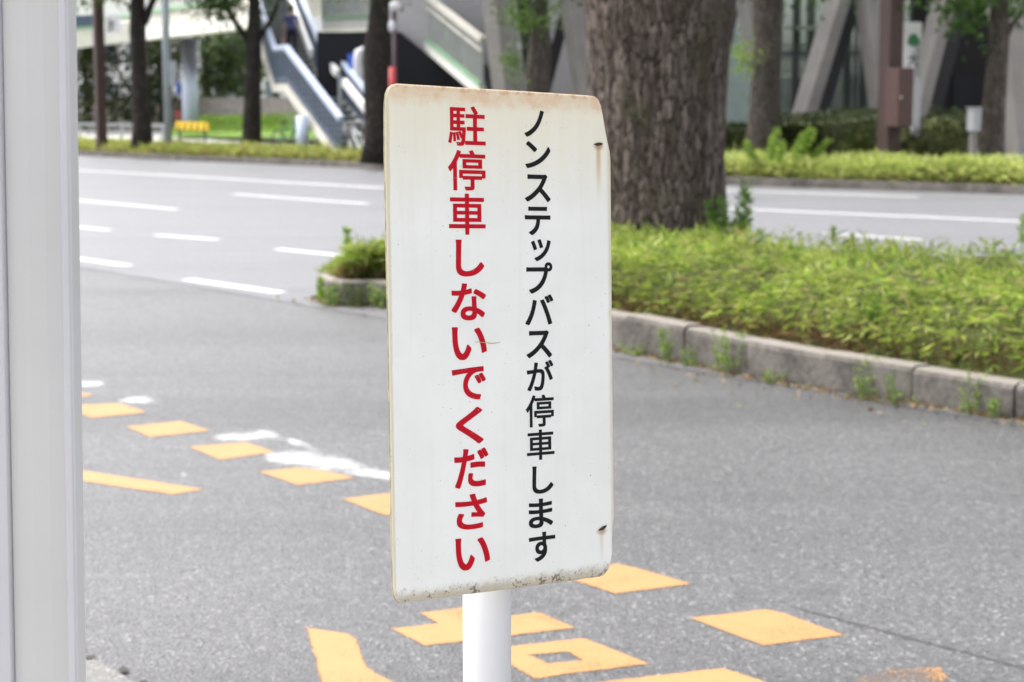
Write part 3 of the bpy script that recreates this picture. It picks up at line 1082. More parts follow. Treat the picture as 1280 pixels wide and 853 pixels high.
def sign_plate_mat():
    n = NT('weathered white sign enamel')
    tc = n.node('ShaderNodeTexCoord'); sp = n.node('ShaderNodeSeparateXYZ'); n.t.links.new(tc.outputs['Object'], sp.inputs[0])
    U, V = sp.outputs[0], sp.outputs[2]
    v = n.coord('Object'); vs_ = n.coord('Object', (1, 1, .25))
    fine = n.noise(v, 260, 4, .7); mid = n.noise(v, 40, 5, .65); low = n.noise(v, 9, 4, .6); streak = n.noise(n.coord('Object', (1, 1, .05)), 70, 4, .6)
    c = n.mix(n.step(low, .35, .65), (.775, .78, .745), (.815, .82, .79))
    # top: water-stained cream turning to rust at the fold
    yel = n.math('MULTIPLY', n.step(n.math('MULTIPLY_ADD', streak, .10, V), .17, .345), .62)
    c = n.mix(yel, c, (.73, .66, .46))
    right = n.math('MULTIPLY_ADD', U, -.085, V)          # the stain line follows the sagging top edge
    tline = n.math('MULTIPLY_ADD', mid, .022, V)
    rust = n.math('MULTIPLY', n.step(tline, .284, .302), n.math('MULTIPLY_ADD', n.step(mid, .30, .75), .60, .30))
    c = n.mix(rust, c, (.66, .43, .24))
    rust2 = n.math('MULTIPLY', n.step(tline, .303, .312), n.step(n.noise(v, 90, 5, .7), .45, .6))
    c = n.mix(n.math('MULTIPLY', rust2, .55), c, (.42, .20, .08))
    # bottom: grime held on the lower fold
    bline = n.math('MULTIPLY_ADD', n.noise(v, 75, 5, .7), .022, V)
    dirt = n.math('MULTIPLY', n.step(bline, -.272, -.286), .80)
    c = n.mix(dirt, c, (.42, .36, .25))
    spk = n.math('MULTIPLY', n.step(bline, -.270, -.284), n.step(n.math('MULTIPLY_ADD', n.noise(v, 230, 3, .65), .6, n.math('MULTIPLY', n.noise(v, 45, 3, .6), .4)), .53, .60))
    c = n.mix(n.math('MULTIPLY', spk, .8), c, (.10, .075, .045))
    # both side folds
    for e0, e1 in ((-.1622, -.1652), (.160, .166)):
        ed = n.math('MULTIPLY', n.step(n.math('MULTIPLY_ADD', mid, .004 if e0 > 0 else -.004, U), e0, e1), .6)
        c = n.mix(ed, c, (.56, .48, .28))
    # rust runs below the two punched tabs
    for (pu, pv, ln_, st_) in ((uv(748, 183) + (.075, .75)), (uv(752, 664) + (.05, .3))):
        du = n.math('ABSOLUTE', n.math('SUBTRACT', n.math('MULTIPLY_ADD', streak, .004, U), pu + .002))
        a = n.step(du, .0055, .0005)
        bfade = n.math('MULTIPLY', n.step(V, pv - ln_, pv - .005), n.step(V, pv + .001, pv - .001))
        c = n.mix(n.math('MULTIPLY', n.math('MULTIPLY', a, bfade), st_), c, (.50, .33, .12))
        halo = n.node('ShaderNodeVectorMath', operation='DISTANCE')
        cmb = n.node('ShaderNodeCombineXYZ'); n.t.links.new(U, cmb.inputs[0]); n.t.links.new(n.math('MULTIPLY', V, 1.6), cmb.inputs[1])
        n.t.links.new(cmb.outputs[0], halo.inputs[0]); halo.inputs[1].default_value = (pu, pv * 1.6, 0)
        c = n.mix(n.math('MULTIPLY', n.step(halo.outputs['Value'], .011, .003), .6), c, (.34, .17, .06))
    rim = n.step(sp.outputs[1], .0007, .0016)
    c = n.mix(n.math('MULTIPLY', rim, .85), c, n.mix(n.step(mid, .4, .6), (.10, .085, .05), (.30, .24, .14)))
    # scattered chips and specks
    sk = n.step(n.noise(v, 300, 2, .5), .69, .72)
    zone = n.step(n.noise(v, 11, 3, .6), .42, .62)
    c = n.mix(n.math('MULTIPLY', n.math('MULTIPLY', sk, zone), .75), c, (.16, .16, .14))
    c = n.mix(n.math('MULTIPLY', n.step(streak, .5, .75), .12), c, (.60, .61, .57))
    n.base(c, n.math('MULTIPLY_ADD', mid, .3, .3))
    n.bump(n.math('ADD', n.math('MULTIPLY', low, 1.0), n.math('MULTIPLY', fine, .05)), .12, .01)
    return n.mat


plate = pl.build('sign_plate', sign_plate_mat(), sign)
plate.matrix_local = Matrix.Translation(SO) @ SM


def glyph(ch, offset):
    cu = bpy.data.curves.new('glyph', 'FONT'); cu.body = ch; cu.size = 1.0; cu.offset = offset; cu.resolution_u = 10; cu.extrude = .01
    o = bpy.data.objects.new('glyph', cu); COL.objects.link(o)
    dg = bpy.context.evaluated_depsgraph_get()
    me = bpy.data.meshes.new_from_object(o.evaluated_get(dg))
    vs = np.array([v.co[:] for v in me.vertices]); fs = [tuple(p.vertices) for p in me.polygons]
    bpy.data.objects.remove(o); bpy.data.curves.remove(cu); bpy.data.meshes.remove(me)
    return vs, fs


def lettering(name, items, mat, slope):
    b = MB()
    for ch, x0, x1, y0, y1, of in items:
        vs, fs = glyph(ch, of * .3)
        lo, hi = vs.min(0), vs.max(0)
        # photo boxes are taken on a tilted line: remove the tilt's share of the height
        yc = (y0 + y1) / 2; xc = (x0 + x1) / 2
        k = -(.0625 + (-.136 - .0625) * (yc - 110) / 620)
        dy = abs(k) * (x1 - x0) * .75
        ul, _ = uv(x0, yc); ur, _ = uv(x1, yc)
        _, vt = uv(xc, y0 + dy / 2); _, vb = uv(xc, y1 - dy / 2)
        rr = of * .7                                   # widen the strokes: overlaid copies on a small circle
        lo = lo - rr; hi = hi + rr
        for j in range(9):
            ox, oy = (0, 0) if j == 8 else (rr * math.cos(j * math.pi / 4), rr * math.sin(j * math.pi / 4))
            if j % 2 and j < 8: ox *= 1.3; oy *= 1.3
            n0 = len(b.v)
            for q in vs:
                a = (q[0] + ox - lo[0]) / (hi[0] - lo[0]); c = (q[1] + oy - lo[1]) / (hi[1] - lo[1])
                b.v.append((ul + (ur - ul) * a, (-.0003 if q[2] > 0 else -.0001) - j * .000012, vb + (vt - vb) * c))
            b.f += [tuple(n0 + i for i in f) for f in fs]; b.m += [0] * len(fs)
    return b.build(name, mat, plate)


RED = [('駐', 559.9, 606.7, 131.9, 183.6, .013), ('停', 559.9, 606.7, 187.3, 239, .013), ('車', 561, 606.7, 242.2, 293.9, .013),
       ('し', 569.7, 605, 299.7, 346, .023), ('な', 564, 607.4, 353.9, 401.2, .023), ('い', 564.8, 608.4, 408, 450.7, .023), ('で', 564.8, 607.2, 457.8, 501.2, .023),
       ('く', 569.7, 604.2, 508.3, 556.3, .023), ('だ', 567.8, 610.4, 559.3, 611.3, .023), ('さ', 569, 609, 616, 663.5, .023), ('い', 569.2, 612.4, 669.5, 714.4, .023)]
BLACK = [('ノ', 655.4, 679.8, 137.5, 172, .021), ('ン', 656.4, 687.9, 176.7, 211.2, .021), ('ス', 655.9, 687.9, 218, 253, .021), ('テ', 655.9, 687.9, 258.4, 294.4, .021),
         ('ッ', 663.8, 688.4, 299.2, 326.8, .021), ('プ', 657.9, 690.4, 328, 367.4, .021), ('バ', 656.4, 691.6, 368.2, 406.8, .021), ('ス', 657.9, 689.7, 413, 448.2, .021),
         ('が', 658.4, 691.6, 449.9, 489.3, .019), ('停', 657.2, 692.1, 492.8, 534.7, .012), ('車', 658.4, 692.8, 536.2, 576, .012), ('し', 665.3, 691.6, 581.5, 617.9, .021),
         ('ま', 660.8, 691.1, 622.3, 661, .021), ('す', 661.1, 694.1, 663.7, 703.2, .021)]
tag(lettering('red_lettering', RED, M['red'], 0), 'red column reading 駐停車しないでください')
tag(lettering('black_lettering', BLACK, M['black'], 0), 'black column reading ノンステップバスが停車します')
# two rusted tabs punched through the right side
for (px0, py0, px1, py1) in ((742.5, 180.5, 753.5, 180), (748, 663, 758.5, 657)):
    u0, v0 = uv(px0, py0); u1, v1 = uv(px1, py1)
    b = MB()
    k = 9
    top, bot = [], []
    for i in range(k):
        t = i / (k - 1)
        x = u0 + (u1 - u0) * t; z = v0 + (v1 - v0) * t
        w = .0022 * math.sin(math.pi * (t * .9 + .05)) + .0002 * random.uniform(0, 1)
        top.append(Vector((x, -.0012 * math.sin(math.pi * t) - .0004, z + w * .7)))
        bot.append(Vector((x, -.0012 * math.sin(math.pi * t) - .0004, z - w)))
    b.prism(top + bot[::-1], (0, .002, 0))
    b.build('rusted_tab', M['dark_rust'], plate)
# clamp band and bolts holding the plate to the pole, behind it
for dz in (1.09,):
    b = MB(); b.tube([(POLE.x, POLE.y, dz - .015), (POLE.x, POLE.y, dz + .015)], .0325, 28)
    b.build('clamp', M['galv'], sign)
seat(sign, (POLE.x, POLE.y, .14))
plate_world = Matrix.Translation(SO) @ SM
# a dry straw caught on the board
b = MB()
q = []
for (px, py, dp) in ((593, 427.5, -.001), (600, 428, -.0022), (607, 428.6, -.003), (613, 429.4, -.0028), (618, 429, -.0034), (622.5, 428, -.005)):
    u, v = uv(px, py)
    q.append(plate_world @ Vector((u, dp, v)))
b.tube(q, [.0003, .0004, .0005, .0007, .0005, .0003], 6)
tw = b.build('dry_straw', M['straw'])
tag(tw, 'thin dry straw stuck across the red lettering of the board', 'straw')

# ------------------------------------------------------------------ post of the bus shelter at the left edge
post = thing('shelter_post', 'wide pale grey metal post with grooved edge at the left of the board', 'post')
YP_ = 1.75
xr_t, xr_b = P(95, 0, YP_), P(107.5, 853, YP_)
axis = (xr_t - xr_b)
axis.y = 0
lean = axis.x / axis.z
def xpost(px, z):      # x of a groove seen at photo column px on the middle row
    return P(px, 426, YP_).x
e = P(91.0, 426, YP_); w1 = .13
zc = e.z
prof = [(-.16, .10), (-.16, .006), (-.152, 0), (-.078, 0), (-.0755, .004), (-.0715, .0055), (-.020, .0065), (-.0135, .003), (-.0095, .0045), (-.0085, -.004), (-.001, -.004), (0, -.003), (0, .10)]
def extr(pr, z0, z1, mi=0):
    bm = MB()
    pts = []
    for x, y in pr:
        pts.append(Vector((e.x + x + (z0 - zc) * lean, YP_ + y, z0)))
    bm.prism(pts, ((z1 - z0) * lean, 0, z1 - z0), mi)
    return bm
body = [(-.0622, .034), (-.0622, .0035), (-.055, .0022), (-.040, .0010), (-.024, .0012), (-.0100, .0030), (-.0100, .034)]
extr(body, .14, 2.9).build('column', M['post_metal'], post)
side = [(-.0098, .034), (-.0098, .0022), (-.0078, .0005), (-.0030, .0), (-.0014, .0006), (-.0014, .034)]
extr(side, .14, 2.9).build('groove', M['post_trim'], post)
rim = [(-.0012, .034), (-.0012, .0010), (-.0004, .0012), (0, .0022), (0, .034)]
extr(rim, .14, 2.9).build('edge_trim', M['post_lit_edge'], post)  # side face as a paler strip, its brighter light put into the colour
lrim = [(-.16, .034), (-.16, -.002), (-.0655, -.002), (-.0640, -.0004), (-.0628, .004), (-.0628, .034)]
extr(lrim, .14, 2.9).build('left_flange', M['post_trim'], post)
seat(post, (e.x - .06, YP_ + .04, .14))

# ------------------------------------------------------------------ trees
def tree(name, label, path, radii, limbs, blobs, nleaf, lsize, bark, pal=GREEN_TREE, seg=18, wob=.06, group=None, seed=1, cat='tree'):
    root = thing(name, label, cat, group)
    b = MB()
    b.tube(path, radii, seg, wob=wob, seed=seed)
    for i, (lp, lr) in enumerate(limbs):
        b.tube(lp, lr, 10, wob=.05, seed=seed + 10 + i)
    b.build('trunk', bark, root, smooth=True)
    if blobs:
        crown('crown', blobs, nleaf, lsize, root, pal)
    seat(root, path[0])
    return root


# the large trunk standing in the planter
TY = 14.3
tb = P(822, 305, TY); tx = tb.x
pathb, radb = [], []
hw = lambda px: px * TY / F
for z, cxp, w in ((.1, 823, 236), (.22, 823, 205), (.36, 822, 190), (.55, 821.5, 178), (.8, 821, 171), (1.1, 821, 167), (1.45, 821.5, 166), (1.8, 822, 170), (2.1, 823, 178), (2.35, 824, 188), (2.6, 826, 198), (3.2, 828, 200), (3.8, 830, 190)):
    c = P(cxp, 140, TY)
    pathb.append(Vector((c.x, TY, z))); radb.append(hw(w) / 2)
# finely ridged trunk surface
def ridged(b, path, rad, seg, amp, seed):
    n0 = len(b.v)
    # densify
    P2, R2 = [], []
    for i in range(len(path) - 1):
        k = max(1, int((path[i + 1] - path[i]).length / .045))
        for j in range(k):
            t = j / k
            P2.append(path[i].lerp(path[i + 1], t)); R2.append(rad[i] * (1 - t) + rad[i + 1] * t)
    P2.append(path[-1]); R2.append(rad[-1])
    for i, (p, r) in enumerate(zip(P2, R2)):
        for k in range(seg):
            a = 2 * math.pi * k / seg
            ca, sa = math.cos(a), math.sin(a)
            q = Vector((ca * 3.2, sa * 3.2, p.z * .55 + seed))
            lump = mnoise.noise(q * .55) * .05
            w = mnoise.noise(Vector((ca * 2, sa * 2, p.z * 1.2))) * .5
            rid = abs(mnoise.noise(Vector((ca * 7.5 + w, sa * 7.5 + w, p.z * .9 + seed))))
            rid2 = abs(mnoise.noise(Vector((ca * 17 + w, sa * 17, p.z * 2.2 + seed))))
            rr = r * (1 + lump) + amp * (min(rid, .35) * 1.6 - .35) + amp * .5 * (min(rid2, .4) - .2)
            b.v.append((p.x + rr * ca, p.y + rr * sa, p.z))
    for i in range(len(P2) - 1):
        for k in range(seg):
            k2 = (k + 1) % seg
            b.f.append((n0 + i * seg + k, n0 + i * seg + k2, n0 + (i + 1) * seg + k2, n0 + (i + 1) * seg + k)); b.m.append(0)


big = thing('large_tree', 'huge furrowed grey brown tree trunk rising from the planter behind the board', 'tree')
b = MB()
ridged(b, pathb, radb, 160, .035, 4.0)
t0 = pathb[-1]
for i, (dx, dy, dz, r0) in enumerate(((-1.8, .5, 3.6, .36), (1.7, .9, 3.8, .40), (.2, -1.3, 3.4, .30), (.3, 1.6, 4.2, .34))):
    m = t0 + Vector((dx * .45, dy * .45, dz * .45)); e2 = t0 + Vector((dx, dy, dz))
    b.tube([t0 + Vector((0, 0, -.5)), t0 + Vector((dx * .15, dy * .15, dz * .1)), m, e2], [r0 * 1.2, r0, r0 * .7, r0 * .3], 14, wob=.06, seed=i)
b.build('trunk', M['bark_big'], big, smooth=True)
crown('crown', [(t0 + Vector((-2.0, .3, 4.2)), (2.2, 2.4, 1.6)), (t0 + Vector((2.2, .8, 4.4)), (2.6, 2.6, 1.7)), (t0 + Vector((.6, -1.8, 4.0)), (2.5, 2.0, 1.5)), (t0 + Vector((.3, 1.8, 5.4)), (2.8, 2.4, 1.8)), (t0 + Vector((2.6, -2.2, 3.6)), (2.2, 2.0, 1.2)), (t0 + Vector((3.6, -4.6, 3.4)), (2.6, 2.2, 1.2)), (t0 + Vector((1.6, -5.4, 4.2)), (2.4, 2.2, 1.3)), (t0 + Vector((5.2, -6.4, 3.8)), (2.4, 2.2, 1.2))], 30000, .19, big)  # forward right clumps are added, unseen, to shade the bay asphalt
seat(big, pathb[0])

# trees beyond the road
def simple_tree(label, px_base, Y, px_top, w0, w1, limbs_px, blobs, nleaf, bark, seed, lsize=.17, mids=None, pal=GREEN_TREE):
    zt = 7.0
    k = Y / F
    zb = .15
    ctrl = mids or [(px_base, 999, w0 * 1.35), ((px_base + px_top) / 2, 100, (w0 + w1) / 2), (px_top, 0, w1)]
    path, rad = [], []
    for (px, py, w) in ctrl:
        p = P(px, py, Y) if py < 900 else Vector(((px - CX) * k, Y, zb))
        p.y = Y
        path.append(p); rad.append(w * k / 2)
    d = (path[-1] - path[-2]).normalized()
    path.append(path[-1] + d * 2.2); rad.append(rad[-1] * .75)
    path.append(path[-1] + d * 1.8 + Vector((.2, .1, 0))); rad.append(rad[-1] * .5)
    limbs = []
    for pts, w in limbs_px:
        lp = [P(px, py, Y + dy) for px, py, dy in pts]
        dd = (lp[-1] - lp[-2]); lp.append(lp[-1] + dd.normalized() * 1.5)
        limbs.append((lp, [w * k / 2 * (1 - .55 * i / (len(lp) - 1)) for i in range(len(lp))]))
    bl = []
    for (px, py, rx, ry, rz) in blobs:
        bl.append((P(px, py, Y), (rx, ry, rz)))
    return tree('street_tree', label, path, rad, limbs, bl, nleaf, lsize, bark, pal, seed=seed, group='trees along the far pavement')


simple_tree('leftmost dark trunk beyond the road, between brown pole and slim grey pole', 177, 59, 172, 23, 22, [([(180, 30, 0), (188, 8, 0), (196, -8, 0)], 11)],
            [(150, -75, 2.0, 1.8, 1.5), (205, -90, 1.9, 1.8, 1.4), (108, -22, .5, .5, .5), (152, -16, .5, .5, .4), (190, -30, .7, .6, .5), (100, -6, .5, .4, .3)], 6500, M['bark'], 21,
            mids=[(180, 999, 31), (178, 160, 24), (175, 120, 21), (173, 70, 19), (172, 38, 20), (172, 0, 17)])
simple_tree('dark forked trunk with leafy twigs just left of the blue staircase', 316, 57, 317, 27, 18,
            [([(311, 52, 0), (298, 34, 0), (287, 16, 0), (283, 0, 0)], 9), ([(321, 52, 0), (332, 36, 0), (343, 16, 0), (348, 0, 0)], 8)],
            [(268, 2, .62, .6, .42), (282, -2, .5, .5, .5), (342, 0, .22, .3, .3), (300, -70, 2.3, 2, 1.5), (350, -80, 1.8, 1.8, 1.3), (306, 22, .18, .2, .3), (336, 20, .12, .15, .2), (262, -6, .8, .6, .35), (275, 8, .35, .35, .25)], 8000, M['bark'], 22,
            mids=[(315, 999, 27), (315, 170, 24), (316, 120, 21), (317, 60, 20), (318, 20, 15), (318, 0, 14)])
simple_tree('dark mossy trunk standing beside the upper left corner of the board', 470, 46.5, 474, 36, 24, [],
            [(470, -60, 1.8, 1.8, 1.2), (490, -95, 2.0, 1.8, 1.3), (474, -7, .35, .3, .22)], 2200, M['bark'], 23,
            mids=[(471, 999, 41), (472, 170, 33), (471, 130, 32), (470, 70, 33), (473, 30, 26), (475, 0, 24)])
t = simple_tree('trunk wrapped in bright green leafy shoots, seen above the middle of the board', 671, 41, 675, 30, 24, [],
                [(663, -70, 1.8, 1.6, 1.2), (700, -80, 1.6, 1.6, 1.2)], 1500, M['bark_mid'], 24,
                mids=[(671, 999, 40), (671, 140, 32), (672, 90, 30), (675, 50, 27), (674, 20, 19), (676, 0, 19)])
crown('leafy_shoots', [(P(650, 12, 40.6), (.33, .25, .42)), (P(663, 32, 40.5), (.28, .25, .22)), (P(690, 22, 40.6), (.18, .2, .36)), (P(687, 42, 40.6), (.12, .15, .12)), (P(641, 78, 40.6), (.17, .2, .2)), (P(652, 92, 40.6), (.1, .15, .22)), (P(625, 21, 40.6), (.26, .1, .08)), (P(648, 108, 40.6), (.1, .15, .16))], 1000, .09, t, GREEN_TREE + [((.14, .26, .05), 5), ((.20, .32, .07), 4)])
for ch in t.children:
    if ch.name.startswith('leafy_shoots'): ch.location = -Vector(t.location)
simple_tree('broad grey brown trunk with a knot, right of the huge trunk', 954, 38.5, 957, 44, 40, [],
            [(980, -70, 2.2, 2, 1.3), (930, -85, 1.8, 1.6, 1.2)], 2400, M['bark_mid'], 25,
            mids=[(954, 999, 56), (955, 160, 41), (957, 110, 37), (959, 60, 36), (960, 20, 37), (960, 0, 38)])
t = simple_tree('slender grey trunk with low green leaves at the right end', 1240, 37, 1252, 30, 24, [([(1256, 50, 0), (1266, 30, 0), (1284, 8, 0)], 8)],
                [(1215, 4, .5, .4, .35), (1205, 28, .28, .25, .2), (1190, 12, .25, .25, .2), (1275, 2, .4, .4, .25), (1250, -45, 2.0, 1.6, .9), (1180, -70, 1.6, 1.5, 1.0)], 3800, M['bark_mid'], 26,
                mids=[(1237, 999, 36), (1239, 180, 31), (1242, 130, 28), (1247, 70, 26), (1249, 20, 24), (1250, 0, 23)], pal=[((.04, .09, .02), 3), ((.07, .14, .03), 3), ((.13, .22, .05), 1)])
# shoots at the knot of the broad trunk
sp = thing('leaf_sprig', 'sprig of yellow green leaves beside the broad knotted trunk', 'sprig')
bm = MB(); bm.tube([P(944, 86, 38.3), P(934, 74, 38.1), P(922, 56, 38)], [.015, .01, .005], 6); bm.tube([P(936, 76, 38.1), P(928, 84, 38)], [.008, .004], 5); bm.build('stem', M['stem'], sp)
crown('leaves', [(P(926, 58, 38), (.28, .15, .12)), (P(928, 76, 38), (.12, .1, .16))], 190, .11, sp, GREEN_FRESH)
seat(sp, P(944, 86, 38.3))

# ------------------------------------------------------------------ low clipped strips along the far kerb
def strip(name, label, i0px, i1px, n0, n1, hgt, nleaf, size, pal, pal_low):
    A = [p for p in off(kerb_far, n0, 0)]; Bk = [p for p in off(kerb_far, n1, 0)]
    def at(px):      # parameter along the kerb polyline for a photo column
        best = None
        for i in range(len(kerb_far) - 1):
            for t in np.linspace(0, 1, 40):
                p = kerb_far[i].lerp(kerb_far[i + 1], t)
                q = CX + F * p.x / (p.y * cs + HC * sn)
                if best is None or abs(q - px) < best[0]: best = (abs(q - px), i + t)
        return best[1]
    a0, a1 = at(i0px), at(i1px)
    def pt(u, t):
        i = min(int(u), len(A) - 2); f = u - i
        return A[i].lerp(A[i + 1], f).lerp(Bk[i].lerp(Bk[i + 1], f), t)
    b = MB(); NSs = 60; tl = [0, .04, .12, .3, .5, .7, .88, .96, 1]
    def hh(p, t): return hgt * min(1, t / .1 + .15) ** .5 * min(1, (1 - t) / .1 + .15) ** .5 + mnoise.noise(Vector((p.x * .9, p.y * .9, 5))) * .15 + mnoise.noise(Vector((p.x * 3, p.y * 3, 2))) * .07
    gr = []
    for i in range(NSs + 1):
        u = a0 + (a1 - a0) * i / NSs
        gr.append([(lambda p, t: Vector((p.x, p.y, .13 + max(0, hh(p, t) - .1))))(pt(u, t), t) for t in tl])
    for i in range(NSs):
        for j in range(len(tl) - 1):
            b.face([gr[i][j], gr[i + 1][j], gr[i + 1][j + 1], gr[i][j + 1]])
    root = b.build(name, M['thatch'], smooth=True)
    tag(root, label, 'ground cover', kind='stuff')
    us = rng.uniform(a0, a1, nleaf); tss = np.where(rng.uniform(size=nleaf) < .5, rng.uniform(0, .15, nleaf), rng.uniform(0, 1, nleaf))
    ps, ds, tn = [], [], []
    for u, t in zip(us, tss):
        p = pt(u, t); h = hh(p, t); fr = rng.uniform(.1, 1.05)
        z = .14 + h * (fr if t < .15 else rng.uniform(.7, 1.05))
        ps.append((p.x + rng.normal(0, .05), p.y + rng.normal(0, .05), z)); ds.append((rng.normal() * .6 - (.4 * RN.x if t < .15 else 0), rng.normal() * .6 - (.5 if t < .15 else 0), rng.uniform(-.1, .9)))
        lowdry = t < .15 and fr < .55 and rng.uniform() < .5
        tn.append(tuple(tints(1, pal_low if lowdry else pal)[0]))
    lc = leaf_cloud('leaves', np.array(ps), np.array(ds), size * rng.uniform(.5, 1.7, nleaf), size * .26 * rng.uniform(.7, 1.3, nleaf), np.array(tn), M['leaf'], root)
    lc['kind'] = 'stuff'
    return root


BROWNISH = [((.26, .17, .08), 2), ((.22, .19, .07), 2), ((.16, .20, .05), 2)]
strip('verge_cover', 'low grassy ground cover strip along the far kerb left of the board', 20, 560, .25, 2.0, .29, 14000, .15, [((.36, .42, .09), 3), ((.46, .50, .14), 2), ((.26, .33, .07), 2), ((.46, .36, .17), 1.4)], BROWNISH)
strip('verge_cover', 'bright green ground cover strip along the far kerb right of the huge trunk', 600, 1340, .25, 2.2, .40, 17000, .13, [((.48, .55, .15), 4), ((.40, .49, .12), 3), ((.62, .64, .27), 2), ((.28, .35, .09), 1)], BROWNISH)

# ------------------------------------------------------------------ far left: footbridge, staircase, wall, planting
bridge = thing('footbridge', 'cream pedestrian bridge with green trim crossing high at the upper left', 'footbridge')
GA, GB = P(345, 31, 66), P(60, 66, 92)
GB.z = GA.z
Gd = (GB - GA).normalized(); Gn = Vector((-Gd.y, Gd.x, 0)); Gn = Gn if Gn.y > 0 else -Gn
def girder(a, c, z0, z1, thick, outn=0.0):
    bm = MB(); o = Gn * outn
    bm.prism([Vector((a.x, a.y, z0)) - o, Vector((c.x, c.y, z0)) - o, Vector((c.x, c.y, z0)) - o + Gn * thick, Vector((a.x, a.y, z0)) - o + Gn * thick], (0, 0, z1 - z0))
    return bm
zg = GA.z
girder(GA, GB, zg, zg + .42, .7).build('girder', M['white_steel'], bridge)
girder(GA, GB, zg + .425, zg + 1.02, 2.2, .02 - .1).build('fascia', M['cream'], bridge)
girder(GA, GB, zg + 1.025, zg + 1.16, 2.2, .03).build('edge_trim', M['green_trim'], bridge)
bm = girder(GA, GB, zg + 1.165, zg + 2.2, .05, .0); bm.build('parapet', M['pale_panel'], bridge)
bm = MB(); q = P(238, 140, 78.4); qx = q.x
bm.tube([(qx, 78.4, .4), (qx, 78.4, 2.6), (qx, 78.4, zg)], .33, 24); bm.build('pier', M['pier'], bridge, smooth=True)
# sloping ramp arm of the bridge at far left with blue panel and notice
RA, RB = P(180, 46, 78), P(70, 64, 74)
bm = MB(); bm.beam(P(178, 36, 77), P(60, 54, 73), .3, .75); bm.build('ramp_side', M['white_steel'], bridge)
bm = MB(); bm.beam(P(126, 27, 74.5), P(60, 30, 74), .1, .55); bm.build('blue_panel', M['blue_steel'], bridge)
bm = MB(); bm.beam(P(126, 33, 74.2), P(60, 40, 73.4), .25, .12); bm.build('ramp_trim', M['green_trim'], bridge)
bm = MB(); c = P(142, 30, 73.5); bm.box(c, (.55, .06, .7)); nt = bm.build('notice_panel', M['white_metal'], bridge)
bm = MB()
for i in range(5):
    c = P(137 + (i % 2) * 3, 25 + i * 3.2, 73.44); bm.box(c, (.12 + .08 * (i % 3), .02, .05), 0)
bm.build('notice_text', M['ink'], nt)
# second deck piece between the staircases
DA, DB = P(400, 36, 60), P(502, 36, 57)
zd = 1.45 + (140 - 38) * 58.5 / F
def deck(y0, y1, mat, nm, th=1.6, fo=0):
    bm = MB(); a, c = P(402, (y0 + y1) / 2, 59), P(503, (y0 + y1) / 2, 57.2)
    a.z = c.z = 1.45 + (140 - (y0 + y1) / 2) * 58 / F
    bm.prism([a + Vector((0, fo, -(y1 - y0) * 58 / F / 2)), c + Vector((0, fo, -(y1 - y0) * 58 / F / 2)), c + Vector((.1, th, -(y1 - y0) * 58 / F / 2)), a + Vector((.1, th, -(y1 - y0) * 58 / F / 2))], (0, 0, (y1 - y0) * 58 / F))
    return bm.build(nm, mat, bridge)
deck(26, 38, M['white_steel'], 'girder')
deck(22.5, 25.8, M['green_trim'], 'edge_trim', 1.6, -.05)
deck(-28, 22, M['cream'], 'parapet', .05, .1)
bm = MB()
for i in range(34):
    t = i / 33
    a = P(402 + 101 * t, 0, 59 - 1.8 * t + .08)
    bm.box((a.x, a.y, 1.45 + (140 + 2) * 58 / F), (.03, .03, 1.3), 0)
for t in (.12, .42, .75, .98):
    a = P(402 + 101 * t, 0, 59 - 1.8 * t + .05); bm.box((a.x, a.y, 1.45 + 142 * 58 / F), (.11, .06, 1.3))
bm.build('railing', M['galv'], bridge)
seat(bridge, (qx, 78.4, .4))

stair = thing('staircase', 'blue grey steel staircase with pale handrails climbing to the footbridge', 'staircase')
LB = Vector((-4.6, 50.0, .16)); LL = Vector((-6.53, 54.0, 2.2)); LL2 = Vector((-7.06, 55.6, 2.2)); LT = Vector((-8.95, 63.0, 5.35))
perp1 = Vector((1.19, .56, 0)); perp2 = Vector((1.32, .28, 0))
RB_, RL, RL2, RT = LB + perp1, LL + perp1, LL2 + perp2, LT + perp2
st = MB(); ns = MB()
def flight(A, B, pA, pB, n):
    for i in range(n):
        t0, t1 = i / n, (i + 1) / n
        a, c = A.lerp(B, t0), A.lerp(B, t1); q0, q1 = pA.lerp(pB, t0), pA.lerp(pB, t1)
        z0, z1 = a.z, c.z
        st.prism([Vector((a.x, a.y, z0 - .05)), Vector((a.x + q0.x, a.y + q0.y, z0 - .05)), Vector((c.x + q1.x, c.y + q1.y, z0 - .05)), Vector((c.x, c.y, z0 - .05))], (0, 0, z1 - z0 + .05 - .002))
        d = (c - a); d.z = 0; d.normalize()
        ns.prism([Vector((a.x, a.y, z1 - .035)) - d * .012, Vector((a.x + q0.x, a.y + q0.y, z1 - .035)) - d * .012, Vector((a.x + q0.x, a.y + q0.y, z1 - .035)) + d * .07, Vector((a.x, a.y, z1 - .035)) + d * .07], (0, 0, .037))
flight(LB, LL, perp1, perp1, 12)
ns.build('nosing', M['nosing'], stair); ns = MB()
flight(LL2, LT, perp2, perp2, 18)
st.prism([LL + Vector((0, 0, -.12)), RL + Vector((0, 0, -.12)), RL2 + Vector((0, 0, -.12)), LL2 + Vector((0, 0, -.12))], (0, 0, .12))
st.build('steps', M['step'], stair); ns.build('nosing', M['nosing'], stair)
def poly_beam(pts, w, h, dz, mat, nm):
    bm = MB()
    for i in range(len(pts) - 1):
        bm.beam(pts[i] + Vector((0, 0, dz)), pts[i + 1] + Vector((0, 0, dz)), w, h)
    return bm.build(nm, mat, stair)
